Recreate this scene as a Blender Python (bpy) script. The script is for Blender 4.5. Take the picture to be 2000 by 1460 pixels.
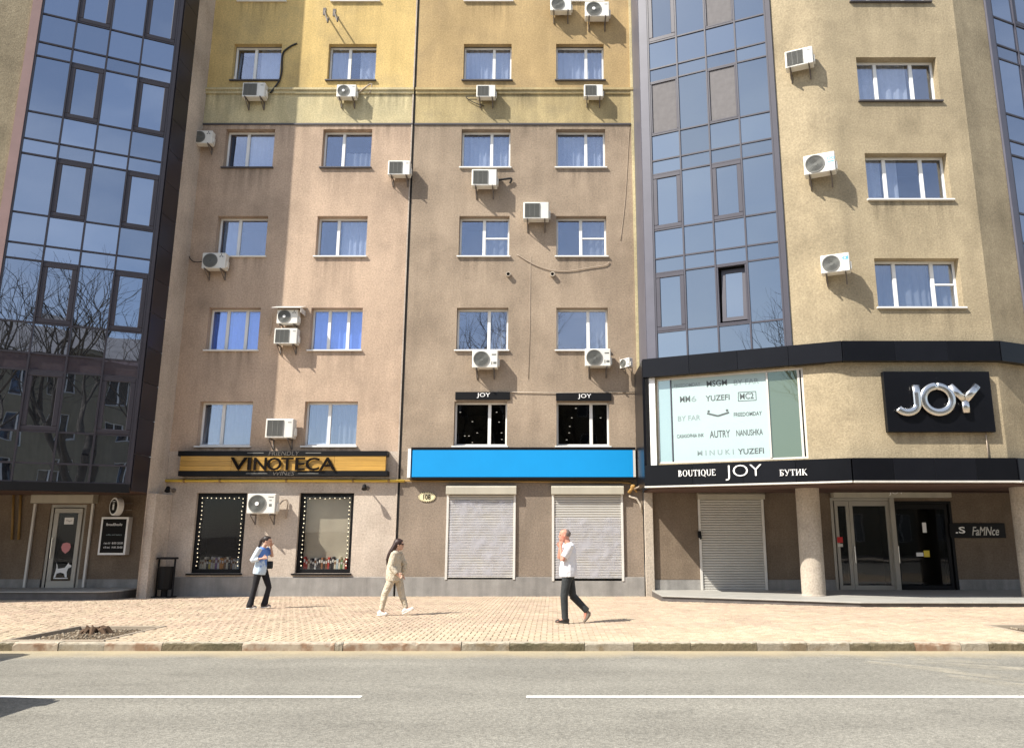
import bpy, bmesh, math, random
from mathutils import Vector, Matrix, Euler
random.seed(7)
SC = bpy.context.scene
for _o in list(bpy.data.objects):
    bpy.data.objects.remove(_o)
COL = SC.collection
R = math.radians

# ------------------------------------------------------------------ camera
FPX, CXP, CYP, CAMZ = 1510.0, 1080.0, 730.0, 1.6      # focal length and principal point in photo pixels (2000 x 1460)
PITCH = math.atan(318 / FPX)
cam = bpy.data.cameras.new('camera')
cam.sensor_fit = 'HORIZONTAL'
cam.sensor_width = 36.0
cam.lens = FPX / 2000 * 36.0
cam.shift_x = (1000 - CXP) / 2000
cam.clip_start, cam.clip_end = 0.05, 3000
camo = bpy.data.objects.new('camera', cam)
COL.objects.link(camo)
camo.location = (0, 0, CAMZ)
camo.rotation_euler = (R(90) + PITCH, 0, 0)
SC.camera = camo

# ------------------------------------------------------------------ daylight
SUN_TO = Vector((-1.53, -1.0, 1.93)).normalized()      # towards the sun
sun = bpy.data.lights.new('sun', 'SUN')
sun.energy = 5.0
sun.angle = R(0.55)
sun.color = (1.0, 0.94, 0.84)
suno = bpy.data.objects.new('sun', sun)
COL.objects.link(suno)
suno.rotation_euler = SUN_TO.to_track_quat('Z', 'Y').to_euler()
suno.location = (-30, -20, 40)
W = bpy.data.worlds.new('World')
SC.world = W
W.use_nodes = True
_n, _l = W.node_tree.nodes, W.node_tree.links
_bg = _n['Background']
_sky = _n.new('ShaderNodeTexSky')
_sky.sky_type = 'NISHITA'
_sky.sun_disc = False
_sky.sun_elevation = math.asin(SUN_TO.z)
_sky.sun_rotation = math.atan2(SUN_TO.x, SUN_TO.y)
_sky.dust_density = 1.0
_sky.ozone_density = 2.0
# a few soft clouds over the whole dome
_tc = _n.new('ShaderNodeTexCoord')
_mp = _n.new('ShaderNodeMapping'); _mp.inputs['Scale'].default_value = (1.6, 1.6, 3.6)
_nz = _n.new('ShaderNodeTexNoise'); _nz.inputs['Scale'].default_value = 1.5; _nz.inputs['Detail'].default_value = 6
_rp = _n.new('ShaderNodeValToRGB')
_rp.color_ramp.elements[0].position = 0.44; _rp.color_ramp.elements[0].color = (0.16, 0.16, 0.16, 1)
_rp.color_ramp.elements[1].position = 0.74; _rp.color_ramp.elements[1].color = (0.6, 0.6, 0.6, 1)
_mx = _n.new('ShaderNodeMixRGB'); _mx.inputs['Color2'].default_value = (9.0, 9.3, 9.8, 1)
_l.new(_tc.outputs['Generated'], _mp.inputs[0]); _l.new(_mp.outputs[0], _nz.inputs['Vector'])
_l.new(_nz.outputs['Fac'], _rp.inputs[0]); _l.new(_rp.outputs[0], _mx.inputs['Fac'])
_l.new(_sky.outputs[0], _mx.inputs['Color1']); _l.new(_mx.outputs[0], _bg.inputs[0])
_bg.inputs[1].default_value = 0.105
SC.view_settings.view_transform = 'Standard'
SC.view_settings.look = 'None'
SC.view_settings.gamma = 1.0
SC.view_settings.use_curve_mapping = False
SC.view_settings.exposure = 0.70

# ------------------------------------------------------------------ helpers: frames
_cp, _sp = math.cos(PITCH), math.sin(PITCH)
class Frame:
    """a vertical wall plane: x runs along the wall to the right, y runs into the wall, z up"""
    def __init__(s, x, y, deg):
        s.o = Vector((x, y, 0)); s.a = R(deg)
        s.t = Vector((math.cos(s.a), math.sin(s.a), 0)); s.n = Vector((-math.sin(s.a), math.cos(s.a), 0))
    def world(s, u, v=0.0, z=0.0):
        return s.o + s.t * u + s.n * v + Vector((0, 0, z))
    def at(s, px, py, out=0.0):
        """wall coordinates (along, height) of a photo pixel, on the plane 'out' metres in front of the wall"""
        a, b = (px - CXP) / FPX, (CYP - py) / FPX
        d = Vector((a, _cp - b * _sp, _sp + b * _cp)); c = Vector((0, 0, CAMZ))
        p0 = s.o - s.n * out
        k = (p0 - c).dot(s.n) / d.dot(s.n)
        q = c + d * k
        return (q - s.o).dot(s.t), q.z
    def rect(s, x0, y0, x1, y1, out=0.0):
        ua, za = s.at(x0, y1, out); ub, zb = s.at(x1, y0, out)
        return ua, ub, za, zb
def ground_at(px, py, z=0.0):
    a, b = (px - CXP) / FPX, (CYP - py) / FPX
    d = Vector((a, _cp - b * _sp, _sp + b * _cp))
    k = (z - CAMZ) / d.z
    return d.x * k, d.y * k
def pave_z(y):
    return -0.015 * max(0.0, min(y, 26) - 15)

F0 = Frame(0, 24, 0)                       # main facade
FL = Frame(-15.38, 20.38, 25.0)            # left glazed bay
FR = Frame(2.78, 22.0, -23.5)              # right glazed bay
FF = Frame(7.61, 19.9, 0)                  # right front wall
FB = Frame(11.7, 19.9, 23.5)               # far right receding wall
LBAY, RBAY = 3.83, 5.27

# ------------------------------------------------------------------ helpers: meshes
class MB:
    def __init__(s): s.v = []; s.f = []; s.m = []
    def add(s, vs, fs, mi=0):
        b = len(s.v); s.v += [tuple(p) for p in vs]
        for f in fs: s.f.append(tuple(b + i for i in f)); s.m.append(mi)
        return s
    def box(s, x0, x1, y0, y1, z0, z1, mi=0):
        return s.add([(x0,y0,z0),(x1,y0,z0),(x1,y1,z0),(x0,y1,z0),(x0,y0,z1),(x1,y0,z1),(x1,y1,z1),(x0,y1,z1)],
                     [(0,3,2,1),(4,5,6,7),(0,1,5,4),(1,2,6,5),(2,3,7,6),(3,0,4,7)], mi)
    def quad(s, a, b, c, d, mi=0): return s.add([a, b, c, d], [(0,1,2,3)], mi)
    def prism(s, poly, lo, hi, axis='z', mi=0):
        n = len(poly)
        f = {'z': lambda p, h: (p[0], p[1], h), 'y': lambda p, h: (p[0], h, p[1]), 'x': lambda p, h: (h, p[0], p[1])}[axis]
        vs = [f(p, lo) for p in poly] + [f(p, hi) for p in poly]
        fs = [tuple(range(n - 1, -1, -1)), tuple(range(n, 2 * n))] + [(i, (i+1) % n, n + (i+1) % n, n + i) for i in range(n)]
        if axis == 'y': fs = [tuple(reversed(q)) for q in fs]
        return s.add(vs, fs, mi)
    def tube(s, path, r, n=8, mi=0, cap=True):
        P = [Vector(p) for p in path]; k = len(P)
        rr = r if isinstance(r, (list, tuple)) else [r] * k
        vs = []; up = None
        for i in range(k):
            t = (P[min(i+1, k-1)] - P[max(i-1, 0)])
            t = t.normalized() if t.length > 1e-9 else Vector((0, 0, 1))
            if up is None: up = t.orthogonal().normalized()
            up = (up - t * up.dot(t))
            up = up.normalized() if up.length > 1e-6 else t.orthogonal().normalized()
            w = t.cross(up)
            for j in range(n):
                a = 2 * math.pi * j / n
                vs.append(P[i] + (up * math.cos(a) + w * math.sin(a)) * rr[i])
        fs = [(i*n+j, i*n+(j+1) % n, (i+1)*n+(j+1) % n, (i+1)*n+j) for i in range(k-1) for j in range(n)]
        if cap: fs += [tuple(range(n-1, -1, -1)), tuple((k-1)*n+j for j in range(n))]
        return s.add(vs, fs, mi)
    def disc_y(s, cx, cz, r0, r1, y0, y1, n=24, mi=0):
        """ring (or disc when r0=0) with its axis along y"""
        if r0 <= 0: return s.prism([(cx + r1*math.cos(2*math.pi*i/n), cz + r1*math.sin(2*math.pi*i/n)) for i in range(n)], y0, y1, 'y', mi)
        vs = []
        for r, y in ((r0,y0),(r1,y0),(r1,y1),(r0,y1)):
            vs += [(cx + r*math.cos(2*math.pi*i/n), y, cz + r*math.sin(2*math.pi*i/n)) for i in range(n)]
        fs = []
        for q in range(4):
            p = (q+1) % 4
            fs += [(q*n+i, q*n+(i+1) % n, p*n+(i+1) % n, p*n+i) for i in range(n)]
        return s.add(vs, fs, mi)
    def ball(s, c, rx, ry, rz, n=10, m=7, mi=0):
        vs = [(c[0], c[1], c[2]-rz)]
        for i in range(1, m):
            a = math.pi * i / m
            for j in range(n):
                b = 2*math.pi*j/n
                vs.append((c[0]+rx*math.sin(a)*math.cos(b), c[1]+ry*math.sin(a)*math.sin(b), c[2]-rz*math.cos(a)))
        vs.append((c[0], c[1], c[2]+rz)); L = len(vs)-1
        fs = [(0, 1+(j+1) % n, 1+j) for j in range(n)]
        fs += [(1+i*n+j, 1+i*n+(j+1) % n, 1+(i+1)*n+(j+1) % n, 1+(i+1)*n+j) for i in range(m-2) for j in range(n)]
        fs += [(1+(m-2)*n+j, 1+(m-2)*n+(j+1) % n, L) for j in range(n)]
        return s.add(vs, fs, mi)
    def loft(s, path, n=12, lat=(0, 1, 0), mi=0):
        """closed body through (x,y,z,a,b): b = half width along 'lat', a = half depth across it"""
        P = [Vector(p[:3]) for p in path]; k = len(P); L0 = Vector(lat); vs = []
        for i in range(k):
            t = (P[min(i+1, k-1)] - P[max(i-1, 0)]).normalized()
            L = L0 - t * L0.dot(t)
            if L.length < 0.05: L = t.orthogonal()
            L.normalize(); N = L.cross(t)
            a, b = path[i][3], path[i][4]
            vs += [P[i] + N*(a*math.cos(2*math.pi*j/n)) + L*(b*math.sin(2*math.pi*j/n)) for j in range(n)]
        fs = [(i*n+j, i*n+(j+1) % n, (i+1)*n+(j+1) % n, (i+1)*n+j) for i in range(k-1) for j in range(n)]
        fs += [tuple(range(n-1, -1, -1)), tuple((k-1)*n+j for j in range(n))]
        return s.add(vs, fs, mi)
    def mesh(s, name, mats, bevel=0.0, smooth=False, fix=True):
        me = bpy.data.meshes.new(name)
        me.from_pydata(s.v, [], s.f)
        mats = mats if isinstance(mats, (list, tuple)) else [mats]
        for q in mats: me.materials.append(q)
        if len(mats) > 1: me.polygons.foreach_set('material_index', s.m)
        if fix or bevel:
            bm = bmesh.new(); bm.from_mesh(me)
            if fix: bmesh.ops.recalc_face_normals(bm, faces=bm.faces)
            if bevel:
                es = [e for e in bm.edges if len(e.link_faces) == 2 and e.calc_face_angle(0) > 0.6]
                bmesh.ops.bevel(bm, geom=es, offset=bevel, segments=1, affect='EDGES', clamp_overlap=True)
            bm.to_mesh(me); bm.free()
        if smooth:
            me.polygons.foreach_set('use_smooth', [True] * len(me.polygons))
        me.update()
        return me
def link(name, me, parent=None, loc=(0, 0, 0), rz=0.0, scale=None):
    o = bpy.data.objects.new(name, me); COL.objects.link(o)
    if parent: o.parent = parent
    o.location = loc; o.rotation_euler = (0, 0, rz)
    if scale: o.scale = (scale,)*3 if not isinstance(scale, tuple) else scale
    return o
def build(name, mb, mats, parent=None, loc=(0, 0, 0), rz=0.0, **kw):
    return link(name, mb.mesh(name, mats, **kw), parent, loc, rz)
def tag(o, label=None, cat=None, group=None, kind=None):
    if label: o['label'] = label
    if cat: o['category'] = cat
    if group: o['group'] = group
    if kind: o['kind'] = kind
    return o
def thing(name, label, cat, loc=(0, 0, 0), rz=0.0, group=None, scale=None):
    return tag(link(name, None, None, loc, rz, scale), label, cat, group)
def copy_tree(o, parent=None):
    c = o.copy(); COL.objects.link(c)
    if parent: c.parent = parent
    for ch in o.children: copy_tree(ch, c)
    return c
def text_mesh(body, size, extrude, mats, bevel=0.0, offset=0.0, fit=None, height=None, shear=0.0, spacing=1.0):
    """upright lettering centred on x and z, its face towards -y"""
    c = bpy.data.curves.new('lettering', 'FONT')
    c.body = body; c.size = 1.0; c.extrude = 0.0; c.offset = offset; c.shear = shear; c.space_character = spacing
    c.resolution_u = 3
    o = bpy.data.objects.new('lettering', c); COL.objects.link(o)
    dg = bpy.context.evaluated_depsgraph_get()
    me = bpy.data.meshes.new_from_object(o.evaluated_get(dg))
    xs = [v.co.x for v in me.vertices]; ys = [v.co.y for v in me.vertices]
    w, h = max(xs)-min(xs), max(ys)-min(ys)
    c.extrude = extrude / size if not height else extrude * h / height
    c.bevel_depth = bevel / size if not height else bevel * h / height
    if bevel: c.bevel_resolution = 2
    bpy.data.meshes.remove(me)
    dg = bpy.context.evaluated_depsgraph_get(); dg.update()
    me = bpy.data.meshes.new_from_object(o.evaluated_get(dg))
    kz = (height / h) if height else size
    kx = (fit / w) if fit else kz
    mx, my = (max(xs)+min(xs))/2, (max(ys)+min(ys))/2
    for v in me.vertices:
        x, y, z = v.co
        v.co = ((x-mx)*kx, -z*kz, (y-my)*kz)
    bpy.data.objects.remove(o); bpy.data.curves.remove(c)
    me.materials.clear(); me.materials.append(mats)
    me.update()
    return me
def wall(name, bld, fr, u0, u1, z0, z1, holes, m, reveal=0.18, rm=None):
    """a wall sheet with real openings and plastered reveals"""
    xs = sorted({u0, u1, *[min(max(h[i], u0), u1) for h in holes for i in (0, 1)]})
    zs = sorted({z0, z1, *[min(max(h[i], z0), z1) for h in holes for i in (2, 3)]})
    mb = MB()
    for i in range(len(xs)-1):
        for j in range(len(zs)-1):
            cx, cz = (xs[i]+xs[i+1])/2, (zs[j]+zs[j+1])/2
            if any(h[0] < cx < h[1] and h[2] < cz < h[3] for h in holes): continue
            mb.quad((xs[i],0,zs[j]), (xs[i+1],0,zs[j]), (xs[i+1],0,zs[j+1]), (xs[i],0,zs[j+1]))
    for a, b, c, d in holes:
        c2, d2 = max(c, z0), min(d, z1)
        if c2 >= d2: continue
        mb.quad((a,0,c2), (a,0,d2), (a,reveal,d2), (a,reveal,c2)); mb.quad((b,0,c2), (b,reveal,c2), (b,reveal,d2), (b,0,d2))
        if c2 == c: mb.quad((a,0,c), (a,reveal,c), (b,reveal,c), (b,0,c))
        if d2 == d: mb.quad((a,0,d), (b,0,d), (b,reveal,d), (a,reveal,d))
    return build(name, mb, m, bld, fr.o - bld.location, fr.a, fix=False)

# ------------------------------------------------------------------ materials
def _new(name):
    m = bpy.data.materials.new(name); m.use_nodes = True
    nt = m.node_tree; return m, nt.nodes, nt.links, nt.nodes['Principled BSDF']
def _noise(n, l, vec, scale, detail=3.0, rough=0.55):
    z = n.new('ShaderNodeTexNoise'); z.inputs['Scale'].default_value = scale
    z.inputs['Detail'].default_value = detail; z.inputs['Roughness'].default_value = rough
    l.new(vec, z.inputs['Vector']); return z.outputs['Fac']
def _math(n, l, op, a, b=None, clamp=False):
    q = n.new('ShaderNodeMath'); q.operation = op; q.use_clamp = clamp
    for i, x in enumerate((a, b)):
        if x is None: continue
        if isinstance(x, (int, float)): q.inputs[i].default_value = x
        else: l.new(x, q.inputs[i])
    return q.outputs[0]
def _remap(n, l, x, a, b, c, d):
    q = n.new('ShaderNodeMapRange'); l.new(x, q.inputs[0])
    for i, t in enumerate((a, b, c, d)): q.inputs[i+1].default_value = t
    return q.outputs[0]
def _vec(n, l, scale=(1, 1, 1), world=False):
    if world:
        g = n.new('ShaderNodeNewGeometry'); src = g.outputs['Position']
    else:
        g = n.new('ShaderNodeTexCoord'); src = g.outputs['Object']
    mp = n.new('ShaderNodeMapping'); mp.inputs['Scale'].default_value = scale
    l.new(src, mp.inputs[0]); return mp.outputs[0]
def rain_stains(n, l, s):
    """run-off streaks hanging below the window sills and ledges of a wall: s = (column starts, width, first sill, storey, amount, ledges)"""
    cols, w, z0, st, amt, ledges = s
    g = n.new('ShaderNodeNewGeometry'); sx = n.new('ShaderNodeSeparateXYZ'); l.new(g.outputs['Position'], sx.inputs[0])
    x, z = sx.outputs[0], sx.outputs[2]
    xm = None
    for c in cols:
        a = _math(n, l, 'SUBTRACT', x, c + w/2); a = _math(n, l, 'ABSOLUTE', a)
        b = _remap(n, l, a, w/2-.25, w/2+.22, 1, 0)
        xm = b if xm is None else _math(n, l, 'MAXIMUM', xm, b)
    f = n.new('ShaderNodeMath'); f.operation = 'FRACT'; l.new(_math(n, l, 'DIVIDE', _math(n, l, 'SUBTRACT', z, z0-.02), st), f.inputs[0])
    hang = _remap(n, l, f.outputs[0], .55, 1.0, 0, 1)
    k = _math(n, l, 'MULTIPLY', xm, _math(n, l, 'POWER', hang, 1.6))
    for q in ledges:
        d = _math(n, l, 'SUBTRACT', q, z)
        e = _math(n, l, 'MULTIPLY', _remap(n, l, d, 0, .9, 1, 0), _remap(n, l, d, -.02, 0, 0, 1))
        k = _math(n, l, 'MAXIMUM', k, _math(n, l, 'MULTIPLY', e, .9))
    v = _vec(n, l, (5.5, 5.5, .35), True); v2 = _vec(n, l, (1, 1, 1), True)
    nz = _math(n, l, 'MULTIPLY', _remap(n, l, _noise(n, l, v, 1.0, 4), .38, .68, 0, 1), _remap(n, l, _noise(n, l, v2, .6, 3), .35, .6, .25, 1))
    return _math(n, l, 'SUBTRACT', 1.0, _math(n, l, 'MULTIPLY', _math(n, l, 'MULTIPLY', k, nz), amt))
def mat(name, col, rough=0.75, metal=0.0, var=0.08, vs=1.5, grain=0.0, gs=60, streak=0.0, ss=(2.2, 2.2, 0.16), bump=0.0, bs=70,
        bd=0.01, spec=0.4, world=False, col2=None, c2s=0.7, c2lo=0.45, c2hi=0.6, rand=0.0, island=0.0, stain=None):
    m, n, l, p = _new(name)
    v = _vec(n, l, world=world)
    f = _remap(n, l, _noise(n, l, v, vs, 4), 0.25, 0.75, 1-var, 1+var)
    if grain: f = _math(n, l, 'MULTIPLY', f, _remap(n, l, _noise(n, l, v, gs, 2), 0.25, 0.75, 1-grain, 1+grain))
    if streak:
        v2 = _vec(n, l, ss, world)
        f = _math(n, l, 'MULTIPLY', f, _remap(n, l, _noise(n, l, v2, 1.6, 4), 0.35, 0.7, 1+streak*0.35, 1-streak))
    if rand:
        oi = n.new('ShaderNodeObjectInfo'); f = _math(n, l, 'MULTIPLY', f, _remap(n, l, oi.outputs['Random'], 0, 1, 1-rand, 1+rand))
    if island:
        g = n.new('ShaderNodeNewGeometry'); f = _math(n, l, 'MULTIPLY', f, _remap(n, l, g.outputs['Random Per Island'], 0, 1, 1-island, 1+island))
    if stain: f = _math(n, l, 'MULTIPLY', f, rain_stains(n, l, stain))
    base = n.new('ShaderNodeRGB'); base.outputs[0].default_value = (*col, 1); src = base.outputs[0]
    if col2:
        mx = n.new('ShaderNodeMixRGB'); mx.inputs['Color2'].default_value = (*col2, 1); l.new(src, mx.inputs['Color1'])
        l.new(_remap(n, l, _noise(n, l, v, c2s, 5, 0.6), c2lo, c2hi, 0, 1), mx.inputs['Fac']); src = mx.outputs[0]
    sc = n.new('ShaderNodeVectorMath'); sc.operation = 'SCALE'; l.new(src, sc.inputs[0]); l.new(f, sc.inputs['Scale'])
    l.new(sc.outputs[0], p.inputs['Base Color'])
    p.inputs['Roughness'].default_value = rough; p.inputs['Metallic'].default_value = metal
    p.inputs['Specular IOR Level'].default_value = spec
    if bump:
        b = n.new('ShaderNodeBump'); b.inputs['Strength'].default_value = bump; b.inputs['Distance'].default_value = bd
        l.new(_noise(n, l, v, bs, 4, 0.6), b.inputs['Height']); l.new(b.outputs[0], p.inputs['Normal'])
    return m
def emit(name, col, s):
    m, n, l, p = _new(name)
    p.inputs['Base Color'].default_value = (*col, 1); p.inputs['Emission Color'].default_value = (*col, 1)
    p.inputs['Emission Strength'].default_value = s
    return m
def glass_clear(name, tint=(0.75, 0.8, 0.85), refl=0.22, rcol=(0.9, 0.93, 1.0), wob=0.004):
    m, n, l, p = _new(name); n.remove(p)
    out = n['Material Output']
    tr = n.new('ShaderNodeBsdfTransparent'); tr.inputs[0].default_value = (*tint, 1)
    gl = n.new('ShaderNodeBsdfGlossy'); gl.inputs['Roughness'].default_value = 0.015; gl.inputs[0].default_value = (*rcol, 1)
    b = n.new('ShaderNodeBump'); b.inputs['Strength'].default_value = 1.0; b.inputs['Distance'].default_value = wob
    l.new(_noise(n, l, _vec(n, l), 0.9, 1), b.inputs['Height']); l.new(b.outputs[0], gl.inputs['Normal'])
    fr = n.new('ShaderNodeLayerWeight'); fr.inputs[0].default_value = 0.5
    fac = _math(n, l, 'ADD', _math(n, l, 'MULTIPLY', _math(n, l, 'POWER', fr.outputs['Facing'], 4.0), 0.6), refl, True)
    mx = n.new('ShaderNodeMixShader'); l.new(fac, mx.inputs[0]); l.new(tr.outputs[0], mx.inputs[1]); l.new(gl.outputs[0], mx.inputs[2])
    l.new(mx.outputs[0], out.inputs[0]); return m
def glass_solid(name, body=(0.02, 0.022, 0.028), refl=0.6, rcol=(0.62, 0.72, 0.9), wob=0.004):
    """tinted reflective curtain-wall glass in front of a dark room"""
    m, n, l, p = _new(name); n.remove(p)
    out = n['Material Output']
    df = n.new('ShaderNodeBsdfDiffuse'); df.inputs[0].default_value = (*body, 1)
    gl = n.new('ShaderNodeBsdfGlossy'); gl.inputs['Roughness'].default_value = 0.01; gl.inputs[0].default_value = (*rcol, 1)
    oi = n.new('ShaderNodeObjectInfo')
    va = n.new('ShaderNodeVectorMath'); va.operation = 'ADD'
    cb = n.new('ShaderNodeCombineXYZ'); l.new(_math(n, l, 'MULTIPLY', oi.outputs['Random'], 37.0), cb.inputs[0])
    l.new(_vec(n, l), va.inputs[0]); l.new(cb.outputs[0], va.inputs[1])
    b = n.new('ShaderNodeBump'); b.inputs['Strength'].default_value = 1.0; b.inputs['Distance'].default_value = wob
    l.new(_noise(n, l, va.outputs[0], 0.8, 1), b.inputs['Height']); l.new(b.outputs[0], gl.inputs['Normal'])
    f = _remap(n, l, oi.outputs['Random'], 0, 1, refl*0.86, min(1, refl*1.14))
    mx = n.new('ShaderNodeMixShader'); l.new(f, mx.inputs[0]); l.new(df.outputs[0], mx.inputs[1]); l.new(gl.outputs[0], mx.inputs[2])
    l.new(mx.outputs[0], out.inputs[0]); return m

def stucco(name, col, col2, streak=0.12, stain=None):
    return mat(name, col, 0.9, var=0.16, vs=0.6, grain=0.20, gs=20, streak=streak, ss=(1.3, 1.3, 0.22), bump=0.9, bs=32, bd=0.014, spec=0.15, world=True, col2=col2, c2s=0.9, c2lo=0.45, c2hi=0.7, stain=stain)
M = {}
STL = ((-11.10, -7.80), 1.66, 4.37, 3.146, .6, (15.30, 16.46)); STR = ((-3.10, .11), 1.66, 4.37, 3.146, .6, (15.30, 16.46)); STB = ((8.72,), 2.30, 7.62, 3.12, .55, ())
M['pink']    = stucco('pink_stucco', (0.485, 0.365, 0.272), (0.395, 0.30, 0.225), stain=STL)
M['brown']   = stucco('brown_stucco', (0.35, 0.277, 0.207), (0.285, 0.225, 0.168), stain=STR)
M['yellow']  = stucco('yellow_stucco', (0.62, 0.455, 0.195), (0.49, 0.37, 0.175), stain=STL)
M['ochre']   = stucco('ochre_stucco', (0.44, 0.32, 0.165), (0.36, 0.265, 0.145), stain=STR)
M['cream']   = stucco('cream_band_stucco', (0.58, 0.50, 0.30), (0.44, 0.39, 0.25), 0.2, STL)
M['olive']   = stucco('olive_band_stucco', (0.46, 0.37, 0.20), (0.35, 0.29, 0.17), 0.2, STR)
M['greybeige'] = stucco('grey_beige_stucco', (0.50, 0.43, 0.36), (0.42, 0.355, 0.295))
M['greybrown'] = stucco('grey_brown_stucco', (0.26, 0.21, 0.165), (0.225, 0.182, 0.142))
M['sand']    = stucco('sand_stucco', (0.385, 0.318, 0.212), (0.30, 0.248, 0.165), stain=STB)
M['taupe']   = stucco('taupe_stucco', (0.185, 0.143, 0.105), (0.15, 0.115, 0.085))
M['column']  = stucco('column_plaster', (0.46, 0.40, 0.33), (0.38, 0.335, 0.275))
M['plinth']  = mat('plinth_stone', (0.25, 0.24, 0.225), 0.8, var=0.16, vs=3, grain=0.1, gs=40, streak=0.25, world=True, bump=0.4, bs=30)
M['granite'] = mat('dark_granite', (0.10, 0.09, 0.085), 0.6, var=0.25, vs=4, grain=0.2, gs=60, world=True)
M['steptop'] = mat('step_slab', (0.36, 0.35, 0.32), 0.6, var=0.12, vs=2, grain=0.1, gs=50, world=True)
M['pvc']     = mat('white_pvc', (0.80, 0.80, 0.78), 0.35, var=0.03, rand=0.03)
M['pvcdull'] = mat('grey_white_metal', (0.62, 0.60, 0.56), 0.4, var=0.06, streak=0.1)
M['sillw']   = mat('white_sill', (0.74, 0.73, 0.70), 0.4, var=0.06)
M['silld']   = mat('dark_sill', (0.075, 0.07, 0.075), 0.45, var=0.1)
M['room']    = mat('dim_room', (0.10, 0.095, 0.09), 0.9)
M['black']   = mat('black_metal', (0.006, 0.006, 0.007), 0.5, var=0.2, spec=0.2)
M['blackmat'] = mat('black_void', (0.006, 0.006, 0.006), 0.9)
M['fascia']  = mat('black_composite_panel', (0.006, 0.0065, 0.009), 0.3, var=0.15, rand=0.3, spec=0.18)
M['purple']  = mat('plum_aluminium', (0.032, 0.028, 0.036), 0.4, var=0.12, spec=0.4)
M['slate']   = mat('slate_aluminium', (0.062, 0.06, 0.078), 0.4, var=0.1, spec=0.4)
M['slatel']  = mat('slate_aluminium_light', (0.105, 0.105, 0.135), 0.45, var=0.1)
M['bayglass']  = glass_solid('bay_glass_blue', refl=0.66, rcol=(0.43, 0.495, 0.61))
M['bayglass2'] = glass_solid('bay_glass_cyan', refl=0.60, rcol=(0.42, 0.49, 0.56))
M['bandglass'] = glass_solid('spandrel_plum', body=(0.06, 0.05, 0.06), refl=0.18, rcol=(0.6, 0.6, 0.75))
M['screen']  = mat('insect_screen', (0.155, 0.147, 0.15), 0.85, var=0.12, vs=6, grain=0.1, gs=120)
M['pane']    = glass_clear('window_pane', refl=0.24, rcol=(0.74, 0.79, 0.92), tint=(0.84,0.87,0.91))
M['paneblue'] = glass_clear('blue_film_pane', tint=(0.80, 0.87, 1.0), refl=0.26, rcol=(0.62, 0.72, 1.0))
M['panedark'] = glass_clear('dark_shop_pane', tint=(0.7, 0.7, 0.7), refl=0.02)
M['paneshop'] = glass_clear('shop_pane', tint=(0.86, 0.85, 0.83), refl=0.03)
M['curtain'] = mat('net_curtain', (0.74, 0.75, 0.78), 0.9, var=0.1, vs=5)
M['curtaing'] = mat('grey_blind', (0.40, 0.40, 0.40), 0.9, var=0.1, vs=5)
M['curtainb'] = mat('blue_curtain', (0.46, 0.58, 0.90), 0.9, var=0.1, vs=5)
M['ac']      = mat('ac_casing', (0.74, 0.725, 0.67), 0.45, var=0.06, vs=4, streak=0.10, rand=0.08)
M['acdark']  = mat('ac_grille', (0.13, 0.135, 0.125), 0.6, var=0.1)
M['acmid']   = mat('ac_grille_bars', (0.19, 0.19, 0.175), 0.5, var=0.1)
M['steel']   = mat('bracket_steel', (0.14, 0.12, 0.105), 0.6, var=0.3, vs=8)
M['steelw']  = mat('bracket_white', (0.62, 0.60, 0.55), 0.5, var=0.1)
M['cable']   = mat('black_cable', (0.02, 0.02, 0.02), 0.6)
M['cablew']  = mat('pale_cable', (0.40, 0.325, 0.255), 0.6)
M['gas']     = mat('yellow_gas_pipe', (0.62, 0.42, 0.06), 0.45, var=0.15)
M['gasdull'] = mat('ochre_gas_pipe', (0.26, 0.16, 0.05), 0.55, var=0.2)
M['wood']    = mat('golden_plank', (0.50, 0.29, 0.065), 0.4, var=0.10, vs=2, streak=0.25, ss=(0.7, 4, 14), rand=0.12)
M['blue']    = mat('blue_sign_panel', (0.0, 0.27, 0.64), 0.5, var=0.03)
M['white']   = mat('white_paint', (0.80, 0.80, 0.79), 0.5, var=0.03)
M['letterw'] = mat('white_lettering', (0.85, 0.85, 0.84), 0.5, var=0.02)
M['letterb'] = mat('brown_black_lettering', (0.005, 0.003, 0.0025), 0.7, spec=0.1)
M['letterg'] = mat('grey_print', (0.09, 0.105, 0.11), 0.7, var=0.02)
M['letterl'] = mat('pale_grey_print', (0.24, 0.30, 0.31), 0.7, var=0.02)
M['chrome']  = mat('polished_chrome', (0.66, 0.65, 0.63), 0.24, 1.0, var=0.06)
M['film']    = mat('pale_film', (0.40, 0.52, 0.525), 0.5, var=0.02)
M['greenglass'] = glass_solid('green_shop_glass', body=(0.105, 0.135, 0.10), refl=0.11, rcol=(0.8, 1.0, 0.9))
M['paleglass']  = glass_solid('pale_shop_glass', body=(0.30, 0.40, 0.41), refl=0.2, rcol=(0.8, 1.0, 1.0))
M['shutter'] = mat('shutter_slats', (0.50, 0.485, 0.45), 0.42, var=0.05, metal=0.15)
M['shutterbox'] = mat('shutter_housing', (0.43, 0.40, 0.325), 0.5, var=0.05, streak=0.1)
M['foil']    = mat('wrinkled_film', (0.50, 0.50, 0.54), 0.28, var=0.16, vs=5, metal=0.35, col2=(0.72, 0.72, 0.74), c2s=2.5, bump=0.5, bs=7, bd=0.05)
M['soffit']  = mat('brown_soffit', (0.085, 0.045, 0.032), 0.8, var=0.2)
M['alu']     = mat('door_aluminium', (0.36, 0.34, 0.30), 0.4, var=0.08, metal=0.2)
M['bulb']    = emit('fairy_bulb', (1.0, 0.88, 0.62), 0.8)
M['spot']    = emit('ceiling_spot_light', (1.0, 0.93, 0.78), 1.0)
M['red']     = mat('red_print', (0.55, 0.03, 0.03), 0.6)
M['yel']     = mat('yellow_print', (0.72, 0.55, 0.06), 0.6)
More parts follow.
